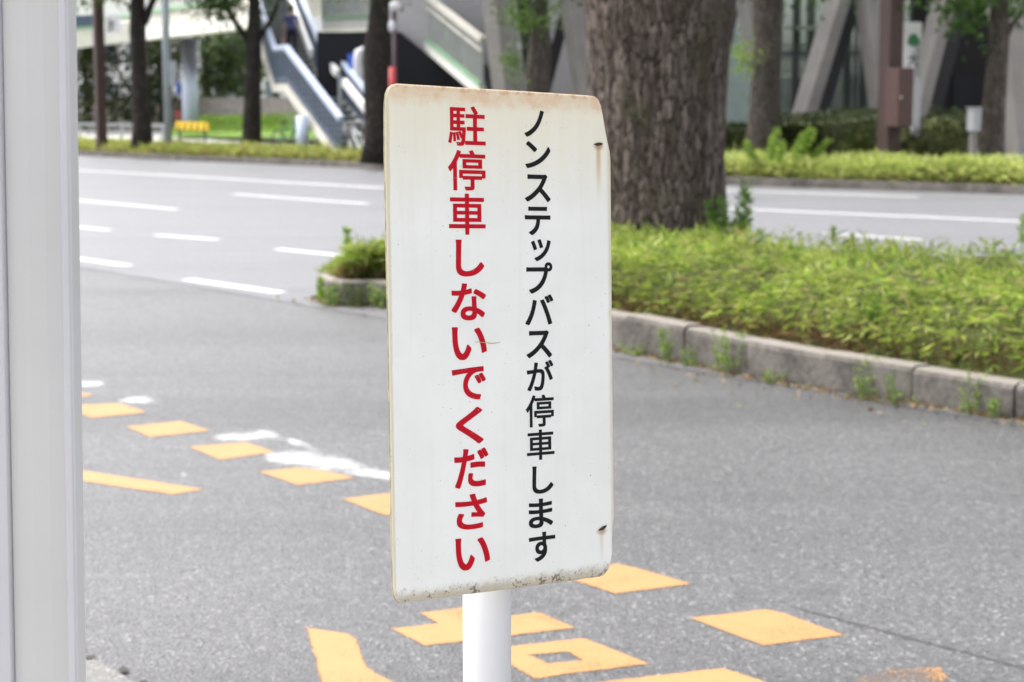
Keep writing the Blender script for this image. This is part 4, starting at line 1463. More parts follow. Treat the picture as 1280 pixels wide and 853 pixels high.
def balus(pts, nm, h=1.05):
    bm = MB()
    for i in range(len(pts) - 1):
        a, c = pts[i], pts[i + 1]
        L = (c - a); L.z = 0; k = max(2, int(L.length / .26))
        bm.beam(a + Vector((0, 0, .2)), c + Vector((0, 0, .2)), .05, .08)
        bm.beam(a + Vector((0, 0, h - .06)), c + Vector((0, 0, h - .06)), .05, .08)
        for j in range(k + 1):
            p = a.lerp(c, j / k)
            bm.box(p + Vector((0, 0, h / 2 + .05)), (.09, .04, h - .08), math.atan2(L.y, L.x))
    return bm.build(nm, M['blue_steel'], stair)
left = [LB, LL, LL2, LT]; right = [RB_, RL, RL2, RT]
lo_ = [p - perp1 * .02 for p in left]; ro_ = [p + perp1 * .02 for p in right]
balus(lo_, 'balustrade'); balus(ro_, 'balustrade')
poly_beam(lo_, .16, .24, -.05, M['cream'], 'stringer'); poly_beam(ro_, .16, .24, -.05, M['cream'], 'stringer')
poly_beam(lo_, .14, .13, 1.12, M['rail_blue'], 'handrail'); poly_beam(ro_, .14, .13, 1.12, M['rail_blue'], 'handrail')
mid = [p.lerp(q, .80) for p, q in zip(left, right)]
bm = MB()
for a, c in ((mid[2].lerp(mid[3], .02), mid[3]), (mid[0].lerp(mid[1], .70), mid[0].lerp(mid[1], .95)), (mid[0].lerp(mid[1], .18), mid[0].lerp(mid[1], .58))):
    bm.beam(a + Vector((0, 0, .95)), c + Vector((0, 0, .95)), .12, .22)
bm.build('inner_handrail', M['rail_white'], stair)
bm = MB(); p = mid[0].lerp(mid[1], .66); bm.beam(p + Vector((0, 0, -.8)), p + Vector((0, 0, 1.0)), .1, .1, up=(0, 1, 0)); bm.build('rail_post', M['galv'], stair); bm = MB(); p = mid[0].lerp(mid[1], .12); bm.beam(p + Vector((0, 0, -.3)), p + Vector((0, 0, .95)), .1, .1, up=(0, 1, 0))
bm.build('rail_post', M['galv'], stair)
bm = MB(); p = P(378, 160, 51.9); bm.tube([(p.x, p.y, .16), (p.x, p.y, 1.35)], .17, 20); bm.build('support', M['rail_blue'], stair, smooth=True)
seat(stair, LB)

stair2 = thing('staircase', 'pale slatted staircase with white stringer descending behind the top of the board', 'staircase')
A2, B2 = P(500, 29, 56), P(603, 116, 50.5)
A3, B3 = A2 + Vector((1.0, 1.4, 0)), B2 + Vector((1.0, 1.4, 0))
bm = MB(); bm.beam(A2, B2, .2, .26); bm.build('stringer', M['white_steel'], stair2)
bm = MB(); bm.beam(A2 + Vector((0, 0, .19)), B2 + Vector((0, 0, .19)), .22, .09); bm.build('edge_trim', M['green_trim'], stair2)
bm = MB()
bm.prism([A2 + Vector((0, 0, .25)), B2 + Vector((0, 0, .25)), B2 + Vector((0, 0, 1.35)), A2 + Vector((0, 0, 1.35))], (.02, .02, 0))
for i in range(46):
    p = A2.lerp(B2, i / 45); bm.box(p + Vector((-.01, -.02, .8)), (.03 if i % 9 else .09, .03, 1.1))
bm.build('balustrade', M['pale_panel'], stair2)
bm = MB(); bm.beam(A2 + Vector((0, 0, 1.42)), B2 + Vector((0, 0, 1.42)), .16, .16); bm.beam(A2 + Vector((0, -.06, 1.1)), B2 + Vector((0, -.06, 1.1)), .05, .07); bm.build('handrail', M['cream'], stair2)
bm = MB()
for i in range(22):
    t = i / 22
    p = A2.lerp(B2, t); q = A3.lerp(B3, t); e2 = A2.lerp(B2, (i + 1) / 22)
    bm.prism([p + Vector((0, 0, -.12)), q + Vector((0, 0, -.12)), q + (e2 - p) * Vector((1, 1, 0)).x * 1 + Vector((0, 0, -.12 - (e2 - p).z)), e2 + Vector((0, 0, -.12 - (e2 - p).z))], (0, 0, .1))
bm.build('steps', M['step'], stair2)
bm = MB(); bm.beam(A3 + Vector((0, 0, .7)), B3 + Vector((0, 0, .7)), .06, 1.2); bm.build('far_balustrade', M['pale_panel'], stair2)
seat(stair2, (B2.x, B2.y, .16))

# red and dark lamp post between trunk and board
lp_ = thing('lamp_post', 'thin maroon post with red collar and white globe at the corner of the board', 'lamp post')
x_, y_ = P(493, 60, 45.5).x, 45.5
bm = MB(); bm.tube([(x_, y_, .15), (x_, y_, 3.95)], .055, 12); bm.build('pole', M['maroon'], lp_, smooth=True)
bm = MB(); z0, z1 = P(490, 112, 45.5).z, P(490, 84, 45.5).z; bm.tube([(x_ - .05, y_ - .1, z0 - .6), (x_ - .05, y_ - .1, z1)], .085, 12); bm.build('collar', M['sign_red'], lp_, smooth=True)
bm = MB(); bm.blob(P(494, 8, 45.4), (.15, .15, .12)); bm.build('globe', M['white_metal'], lp_, smooth=True)
bm = MB(); bm.blob(P(490, 33, 45.3), (.09, .09, .14)); bm.build('lantern', M['white_metal'], lp_, smooth=True)
seat(lp_, (x_, y_, .15))

# blue and white hanging banner under the deck
bn = thing('banner', 'blue and white curved banner hanging in the dark under the bridge deck', 'banner')
bm = MB(); bm.prism([P(434, 68, 53.2), P(447, 66, 53.2), P(447, 92, 53.2), P(437, 92, 53.2)], (0, .08, 0)); bm.build('blue_field', M['sign_blue'], bn)
bm = MB(); bm.tube([P(455, 60, 53), P(449, 66, 53), P(447, 78, 53), P(449, 92, 53), P(452, 104, 53)], [.06, .15, .13, .15, .1], 10); bm.build('white_roll', M['white_metal'], bn, smooth=True)
seat(bn, P(447, 104, 53))

# poles
def pole_obj(label, px0, px1, py_base, Y, mat, square=True, cat='pole', name='brown_pole', tilt=0.0):
    r = thing(name, label, cat)
    k = Y / F; cx = ((px0 + px1) / 2 - CX) * k; w = (px1 - px0) * k
    bm = MB()
    if square:
        bm.box((cx, Y, 4.1), (w * .78, w * .78, 8.0), .5)
        o = bm.build('shaft', mat, r, bevel=.02)
        bm = MB(); bm.box((cx, Y, .35), (w * .86, w * .86, .5), .5); bm.build('plinth', mat, r, bevel=.02)
    else:
        bm.tube([(cx, Y, .1), (cx, Y, 8)], w / 2, 20); bm.build('shaft', mat, r, smooth=True)
    return r, cx, w


r, cx, w = pole_obj('square brown pole beside the pale shelter post, far across the road', 122.5, 137.5, 178, 61, M['brown'])
seat(r, (cx, 61, .1))
r, cx, w = pole_obj('square brown pole carrying a brown control box, on the right verge', 1094.5, 1122, 205, 36.6, M['brown'])
k = 36.4 / F
bm = MB(); c = P(1124, 122, 36.3); bm.box((c.x, c.y, c.z), (.42, .36, 72 * k), .62); bx_ = bm.build('control_box', M['brown_light'], r, bevel=.012)
bm = MB(); bm.box((c.x - .02, c.y - .3, c.z), (.012, .02, .06), .62); bm.build('latch', M['galv'], bx_)
seat(r, (cx, 36.6, .1))
r, cx, w = pole_obj('slim grey round pole with a small cabinet and blue plate, left background', 208, 217.5, 190, 57.5, M['grey_pole'], False, name='utility_pole')
bm = MB(); c = P(216, 92, 57.3); bm.box(c, (.2, .2, .75)); bm.build('cabinet', M['grey_pole'], r, bevel=.01)
bm = MB(); c = P(222, 110, 57.2); bm.box(c, (.09, .05, .42)); bm.build('blue_plate', M['sign_blue'], r)
bm = MB(); c = P(222.5, 143, 57.2); bm.box(c, (.09, .05, .28)); bm.build('red_plate', M['sign_red'], r)
seat(r, (cx, 57.5, .1))

# striped barrier, grass bank, stone wall, low rail
b = MB()
c0 = off(kerb_far, 18, .40); 
gb = [P(214, 166.5, 77), P(262, 167, 75), P(350, 167.5, 66), P(470, 170, 60)]
ga = [Vector((p.x - .8, p.y + 9, p.z + .62)) for p in gb]
for i in range(3): b.face([gb[i], gb[i + 1], ga[i + 1], ga[i]])
for i in range(3): b.face([gb[i], gb[i + 1], gb[i + 1] + Vector((0, 0, -.15)), gb[i] + Vector((0, 0, -.15))])
bank = tag(b.build('grass_bank', M['grass']), kind='structure')
NG = 5000
ps = []
for k in range(NG):
    u = rng.uniform(0, 3); i = min(int(u), 2); f = u - i; t = rng.uniform(0, 1)
    p = gb[i].lerp(gb[i + 1], f).lerp(ga[i].lerp(ga[i + 1], f), t); ps.append(list(p))
gl = leaf_cloud('grass', np.array(ps), np.c_[rng.normal(0, .4, (NG, 2)), np.ones(NG)], rng.uniform(.08, .25, NG), .05, tints(NG, [((.2, .33, .05), 3), ((.14, .24, .04), 2), ((.28, .34, .1), 1)]), M['leaf'])
tag(gl, 'bright grass growing on the bank below the stone wall', 'grass', kind='stuff')
br = thing('barrier', 'low yellow and black striped barrier at the foot of the bridge pier', 'barrier')
a, c = P(221, 157, 71), P(260, 158.5, 70)
bm = MB(); bm.beam(a, c, .12, .32); bm.build('board', M['yel'], br)
for i in range(5):
    bm = MB(); t = (i + .5) / 5; p = a.lerp(c, t)
    bm.prism([p + Vector((-.09, -.08, -.161)), p + Vector((.02, -.08, -.161)), p + Vector((.10, -.08, .161)), p + Vector((-.01, -.08, .161))], (0, .01, 0))
    bm.build('stripe', M['blk'], br)
for t in (.1, .9): bm = MB(); p = a.lerp(c, t); bm.box((p.x, p.y, (p.z - .1 + .3) / 2), (.08, .08, max(.2, p.z - .1 - .3))); bm.build('leg', M['blk'], br)
seat(br, (a.x, a.y, .3))
b = MB()
wa, wb = P(20, 150, 98), P(420, 152, 82)
b.prism([Vector((wa.x, wa.y, .2)), Vector((wb.x, wb.y, .2)), Vector((wb.x, wb.y + .5, .2)), Vector((wa.x, wa.y + .5, .2))], (0, 0, 1.9))
tag(b.build('stone_wall', M['stone']), 'grey coursed stone wall below the far left trees', 'wall')
rl = thing('guard_rail', 'low pale guard rail behind the verge at far left', 'guard rail')
a, c = P(95, 155, 68), P(205, 157, 66)
for dz in (0, -.28): bm = MB(); bm.beam(a + Vector((0, 0, dz)), c + Vector((0, 0, dz)), .06, .1); bm.build('rail', M['galv'], rl)
for t in (0.03, .28, .52, .77, .98):
    p = a.lerp(c, t); bm = MB(); bm.box((p.x, p.y + .05, (p.z + .25) / 2), (.09, .06, p.z - .25 + .1)); bm.build('rail_post', M['galv'], rl)
seat(rl, (a.x, a.y, .25))

# houses and planting behind
for (x0, x1, y0, Y, lab, cols) in ((60, 250, -60, 120, 'pale grey apartment block far behind the left trees', 6), (262, 420, -40, 112, 'white walled building far behind the forked trunk', 5)):
    r = thing('far_building', lab, 'building')
    a, c = P(x0, 140, Y), P(x1, 140, Y); zt = P(0, y0, Y).z
    bm = MB(); bm.prism([Vector((a.x, Y, 0)), Vector((c.x, Y, 0)), Vector((c.x, Y + 12, 0)), Vector((a.x, Y + 12, 0))], (0, 0, zt)); bm.build('wall', M['house'], r)
    for i in range(cols):
        for j in range(3):
            xx = a.x + (c.x - a.x) * (i + .5) / cols; zz = 2.6 + j * 2.7
            if zz > zt - .7: continue
            bm = MB(); bm.box((xx, Y - .02, zz), ((c.x - a.x) / cols * .55, .08, 1.3)); bm.build('window', M['pane'], r)
    seat(r, (a.x, Y, 0))


def far_tree(label, px, Y, w, blobs, n, seed, pal=GREEN_DARK, size=.28, ztop=6):
    k = Y / F; x = (px - CX) * k
    path = [Vector((x, Y, .9)), Vector((x + .1, Y, 2.2)), Vector((x - .05, Y, 3.6)), Vector((x + .1, Y, ztop))]
    rr = [w * k / 2 * q for q in (1.2, 1, .85, .5)]
    bl = [(P(p, q, Y + dy), (rx, rx, rz)) for (p, q, rx, rz, dy) in blobs]
    return tree('background_tree', label, path, rr, [], bl, n, size, M['bark'], pal, seg=10, seed=seed, group='trees behind the stone wall')


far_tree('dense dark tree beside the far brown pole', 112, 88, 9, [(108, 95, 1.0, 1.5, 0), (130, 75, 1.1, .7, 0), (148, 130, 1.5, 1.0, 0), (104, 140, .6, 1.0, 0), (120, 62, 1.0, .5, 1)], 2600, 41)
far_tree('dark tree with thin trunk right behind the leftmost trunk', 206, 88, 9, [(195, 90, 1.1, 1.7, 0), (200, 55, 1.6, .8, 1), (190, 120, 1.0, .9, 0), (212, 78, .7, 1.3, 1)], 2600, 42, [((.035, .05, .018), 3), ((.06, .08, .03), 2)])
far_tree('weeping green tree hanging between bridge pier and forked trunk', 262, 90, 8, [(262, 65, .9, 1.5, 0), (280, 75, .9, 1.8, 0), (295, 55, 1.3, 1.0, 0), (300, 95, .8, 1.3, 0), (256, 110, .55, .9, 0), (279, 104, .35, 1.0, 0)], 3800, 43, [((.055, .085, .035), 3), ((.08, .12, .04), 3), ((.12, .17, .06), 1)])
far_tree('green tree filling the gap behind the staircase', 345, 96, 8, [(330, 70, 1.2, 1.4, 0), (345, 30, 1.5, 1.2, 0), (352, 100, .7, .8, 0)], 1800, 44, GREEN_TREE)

# bicycles parked below the staircase
def bicycle(label, loc, rz, paint):
    r = thing('bicycle', label, 'bicycle', 'bicycles parked below the staircase')
    for x in (-.52, .52):
        bm = MB(); bm.torus((x, 0, .33), .30, .022, (0, 1, 0), 28, 6); w = bm.build('wheel', M['rubber'], r, smooth=True)
        bm = MB(); bm.torus((x, 0, .33), .275, .010, (0, 1, 0), 28, 5)
        for i in range(10):
            a = math.pi * i / 10; d = Vector((math.cos(a), 0, math.sin(a))) * .27; bm.tube([Vector((x, 0, .33)) - d, Vector((x, 0, .33)) + d], .003, 4)
        bm.build('rim', M['chrome'], w)
    bm = MB()
    bb, stp, hd = Vector((-.08, 0, .30)), Vector((-.2, 0, .78)), Vector((.38, 0, .72))
    bm.tube([bb, stp], .016, 8); bm.tube([bb, hd], .02, 8); bm.tube([stp + Vector((.04, 0, -.15)), hd + Vector((0, 0, .1))], .014, 8); bm.tube([Vector((-.52, 0, .33)), bb], .012, 8); bm.tube([Vector((-.52, 0, .33)), stp], .01, 8)
    bm.tube([Vector((.35, 0, .95)), hd, Vector((.52, 0, .33))], .014, 8)
    bm.build('frame', paint, r)
    bm = MB(); bm.blob((-.21, 0, .84), (.13, .08, .04)); bm.build('saddle', M['rubber'], r, smooth=True)
    bm = MB(); bm.tube([(.22, -.27, .98), (.36, -.1, 1.0), (.36, .1, 1.0), (.22, .27, .98)], .012, 8); bm.build('handlebar', M['chrome'], r)
    bm = MB()
    for s_ in (0, .07, .14, .21): 
        bm.beam((.44, -.16, .72 + s_), (.74, -.16, .72 + s_), .012, .012); bm.beam((.44, .16, .72 + s_), (.74, .16, .72 + s_), .012, .012); bm.beam((.74, -.16, .72 + s_), (.74, .16, .72 + s_), .012, .012); bm.beam((.44, -.16, .72 + s_), (.44, .16, .72 + s_), .012, .012)
    bm.box((.59, 0, .72), (.3, .32, .012)); bm.build('basket', M['bike_white'], r)
    r.location = loc; r.rotation_euler = (0, 0, rz)
    return r


p = P(360, 178, 53.5); bicycle('green framed bicycle with basket left of the pale blue stair support', (p.x, 53.5, .3), 1.1, M['bike_green'])
p = P(447, 178, 49.2); bicycle('white bicycle with front basket by the dark mossy trunk', (p.x, 49.2, .2), 2.0, M['bike_white'])

# ------------------------------------------------------------------ building on the right: slanted columns, perforated wall, glass front
M['shelf'] = simple('interior fittings', (.5, .5, .47), .6, .2, 1)
bld = thing('building', 'grey concrete building with slanted columns, block screen wall and glass front', 'building')
YB = 54.0


def lattice_mat():
    n = NT('perforated grey block wall')
    v = n.coord('Object')
    mp = n.node('ShaderNodeMapping'); mp.inputs['Rotation'].default_value = (math.radians(90), 0, 0)
    n.t.links.new(v, mp.inputs[0])
    br = n.node('ShaderNodeTexBrick'); n.t.links.new(mp.outputs[0], br.inputs['Vector'])
    br.inputs['Color1'].default_value = (.66, .64, .66, 1); br.inputs['Color2'].default_value = (.74, .72, .74, 1); br.inputs['Mortar'].default_value = (.24, .23, .24, 1)
    br.inputs['Scale'].default_value = 4.6; br.inputs['Mortar Size'].default_value = .035; br.inputs['Brick Width'].default_value = .42; br.inputs['Row Height'].default_value = .26
    n.base(br.outputs[0], .85); n.bump(br.outputs['Fac'], .6, -.03)
    return n.mat


bm = MB(); a, c = P(470, 100, YB), P(770, 100, YB)
bm.prism([Vector((a.x, YB, .2)), Vector((c.x, YB, .2)), Vector((c.x, YB + .4, .2)), Vector((a.x, YB + .4, .2))], (0, 0, 9)); bm.build('screen_wall', lattice_mat(), bld)
# near-black sheet: the deep shade below deck and stairs, put into colour
bm = MB(); bm.prism([P(396, 40, 53.6), P(500, 40, 53.6), P(606, 126, 53.6), P(640, 126, 53.6), P(640, 195, 53.6), P(396, 195, 53.6)], (0, .3, 0)); bm.build('under_stair_shade', M['void'], bld)
# right-hand dark wall with doorway
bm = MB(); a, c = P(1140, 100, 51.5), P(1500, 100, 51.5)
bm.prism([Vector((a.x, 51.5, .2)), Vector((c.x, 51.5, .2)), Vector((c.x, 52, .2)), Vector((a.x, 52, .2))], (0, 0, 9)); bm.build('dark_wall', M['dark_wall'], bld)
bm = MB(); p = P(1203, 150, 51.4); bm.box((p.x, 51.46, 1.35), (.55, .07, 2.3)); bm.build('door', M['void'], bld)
# glass front with mullions, interior behind
gx0, gx1 = P(760, 100, 52).x, P(1150, 100, 52).x
YG = 52.4
nb = 10
for i in range(nb):
    x0 = gx0 + (gx1 - gx0) * i / nb; x1 = gx0 + (gx1 - gx0) * (i + 1) / nb
    for (z0, z1) in ((.5, 3.05), (3.1, 6.2)):
        bm = MB(); bm.box(((x0 + x1) / 2, YG, (z0 + z1) / 2), (x1 - x0 - .09, .03, z1 - z0 - .06)); bm.build('glass_pane', M['glass'], bld)
bm = MB()
for i in range(nb + 1):
    x = gx0 + (gx1 - gx0) * i / nb; bm.box((x, YG, 3.3), (.075, .12, 6.2))
for z in (.4, 3.075, 6.3): bm.box(((gx0 + gx1) / 2, YG + .0, z), (gx1 - gx0 + .1, .10, .09))
bm.build('mullions', M['frame_dark'], bld)
bm = MB(); bm.box(((gx0 + gx1) / 2, YG + 8, 1.5), (gx1 - gx0 + 2, .2, 2.3)); bm.build('inner_wall', simple('interior wall', (.13, .14, .135), .7, .5, .8), bld)
bm = MB(); bm.box(((gx0 + gx1) / 2, YG + 8, 3.35), (gx1 - gx0 + 2, .2, .5)); bm.build('inner_beam', simple('interior beam', (.16, .17, .17), .7, .3, .8), bld)
bm = MB(); bm.box(((gx0 + gx1) / 2, YG + 4, .42), (gx1 - gx0 + 2, 8, .05)); bm.build('inner_floor', M['pave'], bld)
bm = MB()
x0, x1 = P(902, 100, 52.3).x, P(940, 100, 52.3).x
nf_ = 14
for i in range(nf_):
    x = x0 + (x1 - x0) * i / nf_; w = (x1 - x0) / nf_
    bm.prism([(x, 52.28, .55), (x + w / 2, 52.2, .55), (x + w, 52.28, .55), (x + w / 2, 52.33, .55)], (0, 0, 3.2))
bm.build('front_curtain', simple('pale curtain', (.74, .83, .80), .8, .06, 4), bld)  # curtain set in front of the glass so that daylight brightens it
_cn = bpy.data.materials['pale curtain'].node_tree.nodes['Principled BSDF'].inputs; _cn['Transmission Weight'].default_value = .2
for (px, py, w, h, d) in ((1000, 35, 40, 4, 2.0), (1000, 58, 46, 7, 3), (1048, 60, 24, 6, 2.5), (1040, 36, 24, 5, 2), (985, 58, 18, 8, 2), (1000, 95, 80, 4, 4)):
    bm = MB(); p = P(px, py, YG + d); bm.box(p, (w * (YG + d) / F, .2, h * (YG + d) / F)); bm.build('inner_shelf', M['shelf'], bld)
bm = MB()
for px in (968, 994, 1012, 1058, 1078): p = P(px, 100, YG + 2.5); bm.box((p.x, p.y, 3), (.22, .22, 6))
bm.build('inner_columns', M['frame_dark'], bld)
# roof slab closing the top
bm = MB(); a, c = P(470, 0, 52), P(1500, 0, 52); bm.prism([Vector((a.x, 49.5, 9.2)), Vector((c.x, 49.5, 9.2)), Vector((c.x, 52.6, 9.2)), Vector((a.x, 52.6, 9.2))], (0, 0, .6)); bm.build('roof_slab', M['conc_col'], bld)


def column(px_t, py_t, px_b, py_b, Y, w, dpt, roll=0.0):
    a, c = P(px_t, py_t, Y), P(px_b, py_b, Y)
    d = (a - c).normalized()
    a2 = c + d * ((9.19 - c.z) / d.z); c2 = c + d * ((.2 - c.z) / d.z)
    bm = MB(); bm.beam(c2, a2, w, dpt, up=(0, 1, 0), roll=roll)
    return bm.build('slanted_column', M['conc_col'], bld, bevel=.03)


def shade_strip(px_t, py_t, px_b, py_b, Y, w):  # dark strip for a column's shaded side, the shade put into its colour
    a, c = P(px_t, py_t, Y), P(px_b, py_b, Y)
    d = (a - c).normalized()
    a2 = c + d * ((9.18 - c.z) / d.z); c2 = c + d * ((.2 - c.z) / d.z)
    bm = MB(); bm.beam(c2, a2, w, .35, up=(0, 1, 0)); return bm.build('column_shade', M['shaded_conc'], bld)


shade_strip(655, 0, 668, 115, 50.3, .42)
shade_strip(737, 0, 757, 115, 50.1, .40)
shade_strip(1068, 0, 1024, 150, 50.2, .34)
shade_strip(1202, 0, 1160, 160, 49.6, .40)
column(622, 0, 634, 110, 49.5, .55, .7, .55)
column(716, 0, 736, 115, 49.3, .55, .62, .5)
shade_strip(706, 20, 680, 118, 50.6, .3)
column(935, 0, 960, 140, 49.5, .5, .5, .5)
shade_strip(917, 0, 896, 110, 50.4, .32)
column(1048, 0, 1003, 150, 49, .42, .52, .62)
column(1090, 0, 1112, 165, 49, .70, .62, .42)
column(1180, 0, 1140, 160, 48.6, .42, .5, .62)
column(1262, 60, 1275, 190, 46.5, .6, .7, .4)
seat(bld, ((gx0 + gx1) / 2, YG, .2))

# clipped dark hedges and shrubs in front of the building
def hedge(name, label, a, c, wd, h, n, cat='hedge', pal=GREEN_DARK, size=.09):
    r = thing(name, label, cat)
    d = (c - a).normalized(); nn = Vector((-d.y, d.x, 0))
    bm = MB(); bm.beam(a + Vector((0, 0, h / 2 - .03)), c + Vector((0, 0, h / 2 - .03)), wd - .1, h - .08); bm.build('body', M['thatch'], r)
    k = n
    u = rng.uniform(0, 1, k); face = rng.uniform(size=k)
    ps, ds = [], []
    for i in range(k):
        p = a.lerp(c, u[i])
        if face[i] < .5: q = p + nn * rng.uniform(-wd / 2, wd / 2) + Vector((0, 0, h + rng.normal(0, .03))); v = (rng.normal() * .7, rng.normal() * .7, .7)
        else:
            sgn = -1 if (nn.y > 0) else 1
            q = p + nn * (sgn * wd / 2) + Vector((rng.normal(0, .03), rng.normal(0, .03), rng.uniform(0, h))); v = (rng.normal() * .6, -1 + rng.normal() * .4, rng.normal() * .5)
        if face[i] > .8:
            q = a - d * rng.uniform(0, .06) + nn * rng.uniform(-wd / 2, wd / 2) + Vector((0, 0, rng.uniform(0, h))); v = (-d.x + rng.normal() * .6, -d.y + rng.normal() * .4, rng.normal() * .5)
        ps.append(list(q)); ds.append(v)
    leaf_cloud('foliage', np.array(ps), np.array(ds), size * rng.uniform(.7, 1.3, k), size * .5, tints(k, pal), M['leaf_dull'], r)
    seat(r, a)
    return r


a, c = P(985, 190, 40), P(1100, 150, 47); a.z = .3; c.z = .5
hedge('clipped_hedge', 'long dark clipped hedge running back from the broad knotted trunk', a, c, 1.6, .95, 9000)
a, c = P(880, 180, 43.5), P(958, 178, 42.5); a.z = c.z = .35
hedge('clipped_hedge', 'short dark hedge below the pale curtain beside the huge trunk', a, c, 1.2, .75, 4000)


def shrub(label, px, py, Y, r, n, pal, seed, hz=.9):
    root = thing('shrub', label, 'shrub', 'shrubs before the building')
    c = P(px, py, Y)
    bm = MB(); bm.blob(c, (r * .85, r * .85, r * hz * .85), 14, 10, 0, .08, seed); bm.tube([(c.x, c.y, .2), (c.x, c.y, c.z)], .04, 6); bm.build('stem', M['thatch'], root)
    u = rng.normal(size=(n, 3)); u /= np.linalg.norm(u, axis=1, keepdims=True)
    lump = 1 + .16 * np.sin(u[:, 0] * 7 + seed) * np.cos(u[:, 2] * 6)
    ps = np.array(c)[None] + u * np.array([r, r, r * hz]) * (lump * rng.uniform(.85, 1.06, n))[:, None]
    leaf_cloud('foliage', ps, u + rng.normal(size=(n, 3)) * .6, .09 * rng.uniform(.7, 1.3, n), .05, tints(n, pal), M['leaf_dull'], root)
    seat(root, (c.x, c.y, .25))


shrub('small rounded yellow green shrub left of the brown box pole', 1078, 184, 37.5, .38, 1500, [((.09, .11, .03), 3), ((.05, .07, .02), 3)], 1)
shrub('round dark shrub just right of the brown box pole', 1138, 184, 38.5, .50, 1700, [((.05, .065, .022), 3), ((.08, .095, .03), 2)], 2)
shrub('largest dark shrub, left of the slender right trunk', 1178, 176, 40, .68, 2400, GREEN_DARK, 3)
shrub('dark shrub hidden between the bigger shrub and the slender trunk', 1205, 170, 42, .6, 1500, GREEN_DARK, 4)
w_ = weed('leafy_weed', 'tall bright leafy weeds at the foot of the broad knotted trunk', P(965, 205, 36.2) * 1.0, .72, 1300, .17, GREEN_FRESH, .95, bushy=True)
w_ = weed('leafy_weed', 'broad leaved dark green weed below the slender right trunk', Vector((P(1218, 200, 36).x, 36, .2)), .42, 160, .2, GREEN_TREE, .6, bushy=True)

# park sign with green tree emblem
ps_ = thing('park_sign', 'white upright sign with green tree emblem and a grey character', 'sign')
YS = 38.2
k = YS / F
a = P(1121, 29, YS); c = P(1152, 95, YS)
bm = MB(); cx_, cz_ = (a.x + c.x) / 2, (a.z + c.z) / 2
RZ = .35
bm.box((cx_, YS, cz_), (31 * k * .92, .16, 66 * k), RZ); bd = bm.build('sign_box', simple('sign white', (.82, .82, .84), .5, .05, 5), ps_, bevel=.008)
fm = Matrix.Rotation(RZ, 3, 'Z')
def onface(u, v, d=-.084): return Vector((cx_, YS, cz_)) + fm @ Vector((u, d, v))
bm = MB(); pts = []
for i in range(15):
    t = math.pi * i / 14; pts.append((.135 * math.cos(t) * (1.0 if math.sin(t) < .5 else .93), .18 * math.sin(t)))
pts = pts[:] + [(-.13, -.05), (-.03, -.06), (-.025, -.10), (.025, -.10), (.03, -.06), (.13, -.05)]
bm.prism([onface(.04 + x, .14 + y) for x, y in pts], fm @ Vector((0, -.006, 0))); bm.build('tree_emblem', M['sign_green'], bd)
vs, fs = glyph('大', .02)
bm = MB(); lo, hi = vs.min(0), vs.max(0)
for q in vs:
    bm.v.append(tuple(onface(-.06 + .26 * (q[0] - lo[0]) / (hi[0] - lo[0]) - .03, -.36 + .30 * (q[1] - lo[1]) / (hi[1] - lo[1]), -.087 if q[2] > 0 else -.083)))
bm.f = fs; bm.m = [0] * len(fs); bm.build('character', M['ink'], bd)
bm = MB(); q = onface(.17, 0, 0); bm.box((q.x, q.y, 1.5), (.16, .16, 2.9), RZ); bm.build('post', simple('sign post grey', (.5, .5, .53), .5, .06, 5), ps_)
seat(ps_, (q.x, q.y, .2))
# small grey service box on a leg
sb = thing('service_box', 'small grey service box on a leg beside the slender right trunk', 'utility box')
q = P(1221, 150, 38.4)
bm = MB(); bm.box((q.x, 38.4, q.z), (.30, .28, .46), .3); bx2 = bm.build('box', simple('service box grey', (.42, .43, .46), .5, .06, 6), sb, bevel=.012)
bm = MB(); bm.box((q.x, 38.4, q.z + .245), (.34, .32, .03), .3); bm.build('lid', M['galv'], bx2)
bm = MB(); bm.box((q.x - .06, 38.4, (q.z - .23 + .2) / 2), (.12, .14, q.z - .23 - .2), .3); bm.build('leg', M['conc_col'], sb)
seat(sb, (q.x, 38.4, .2))

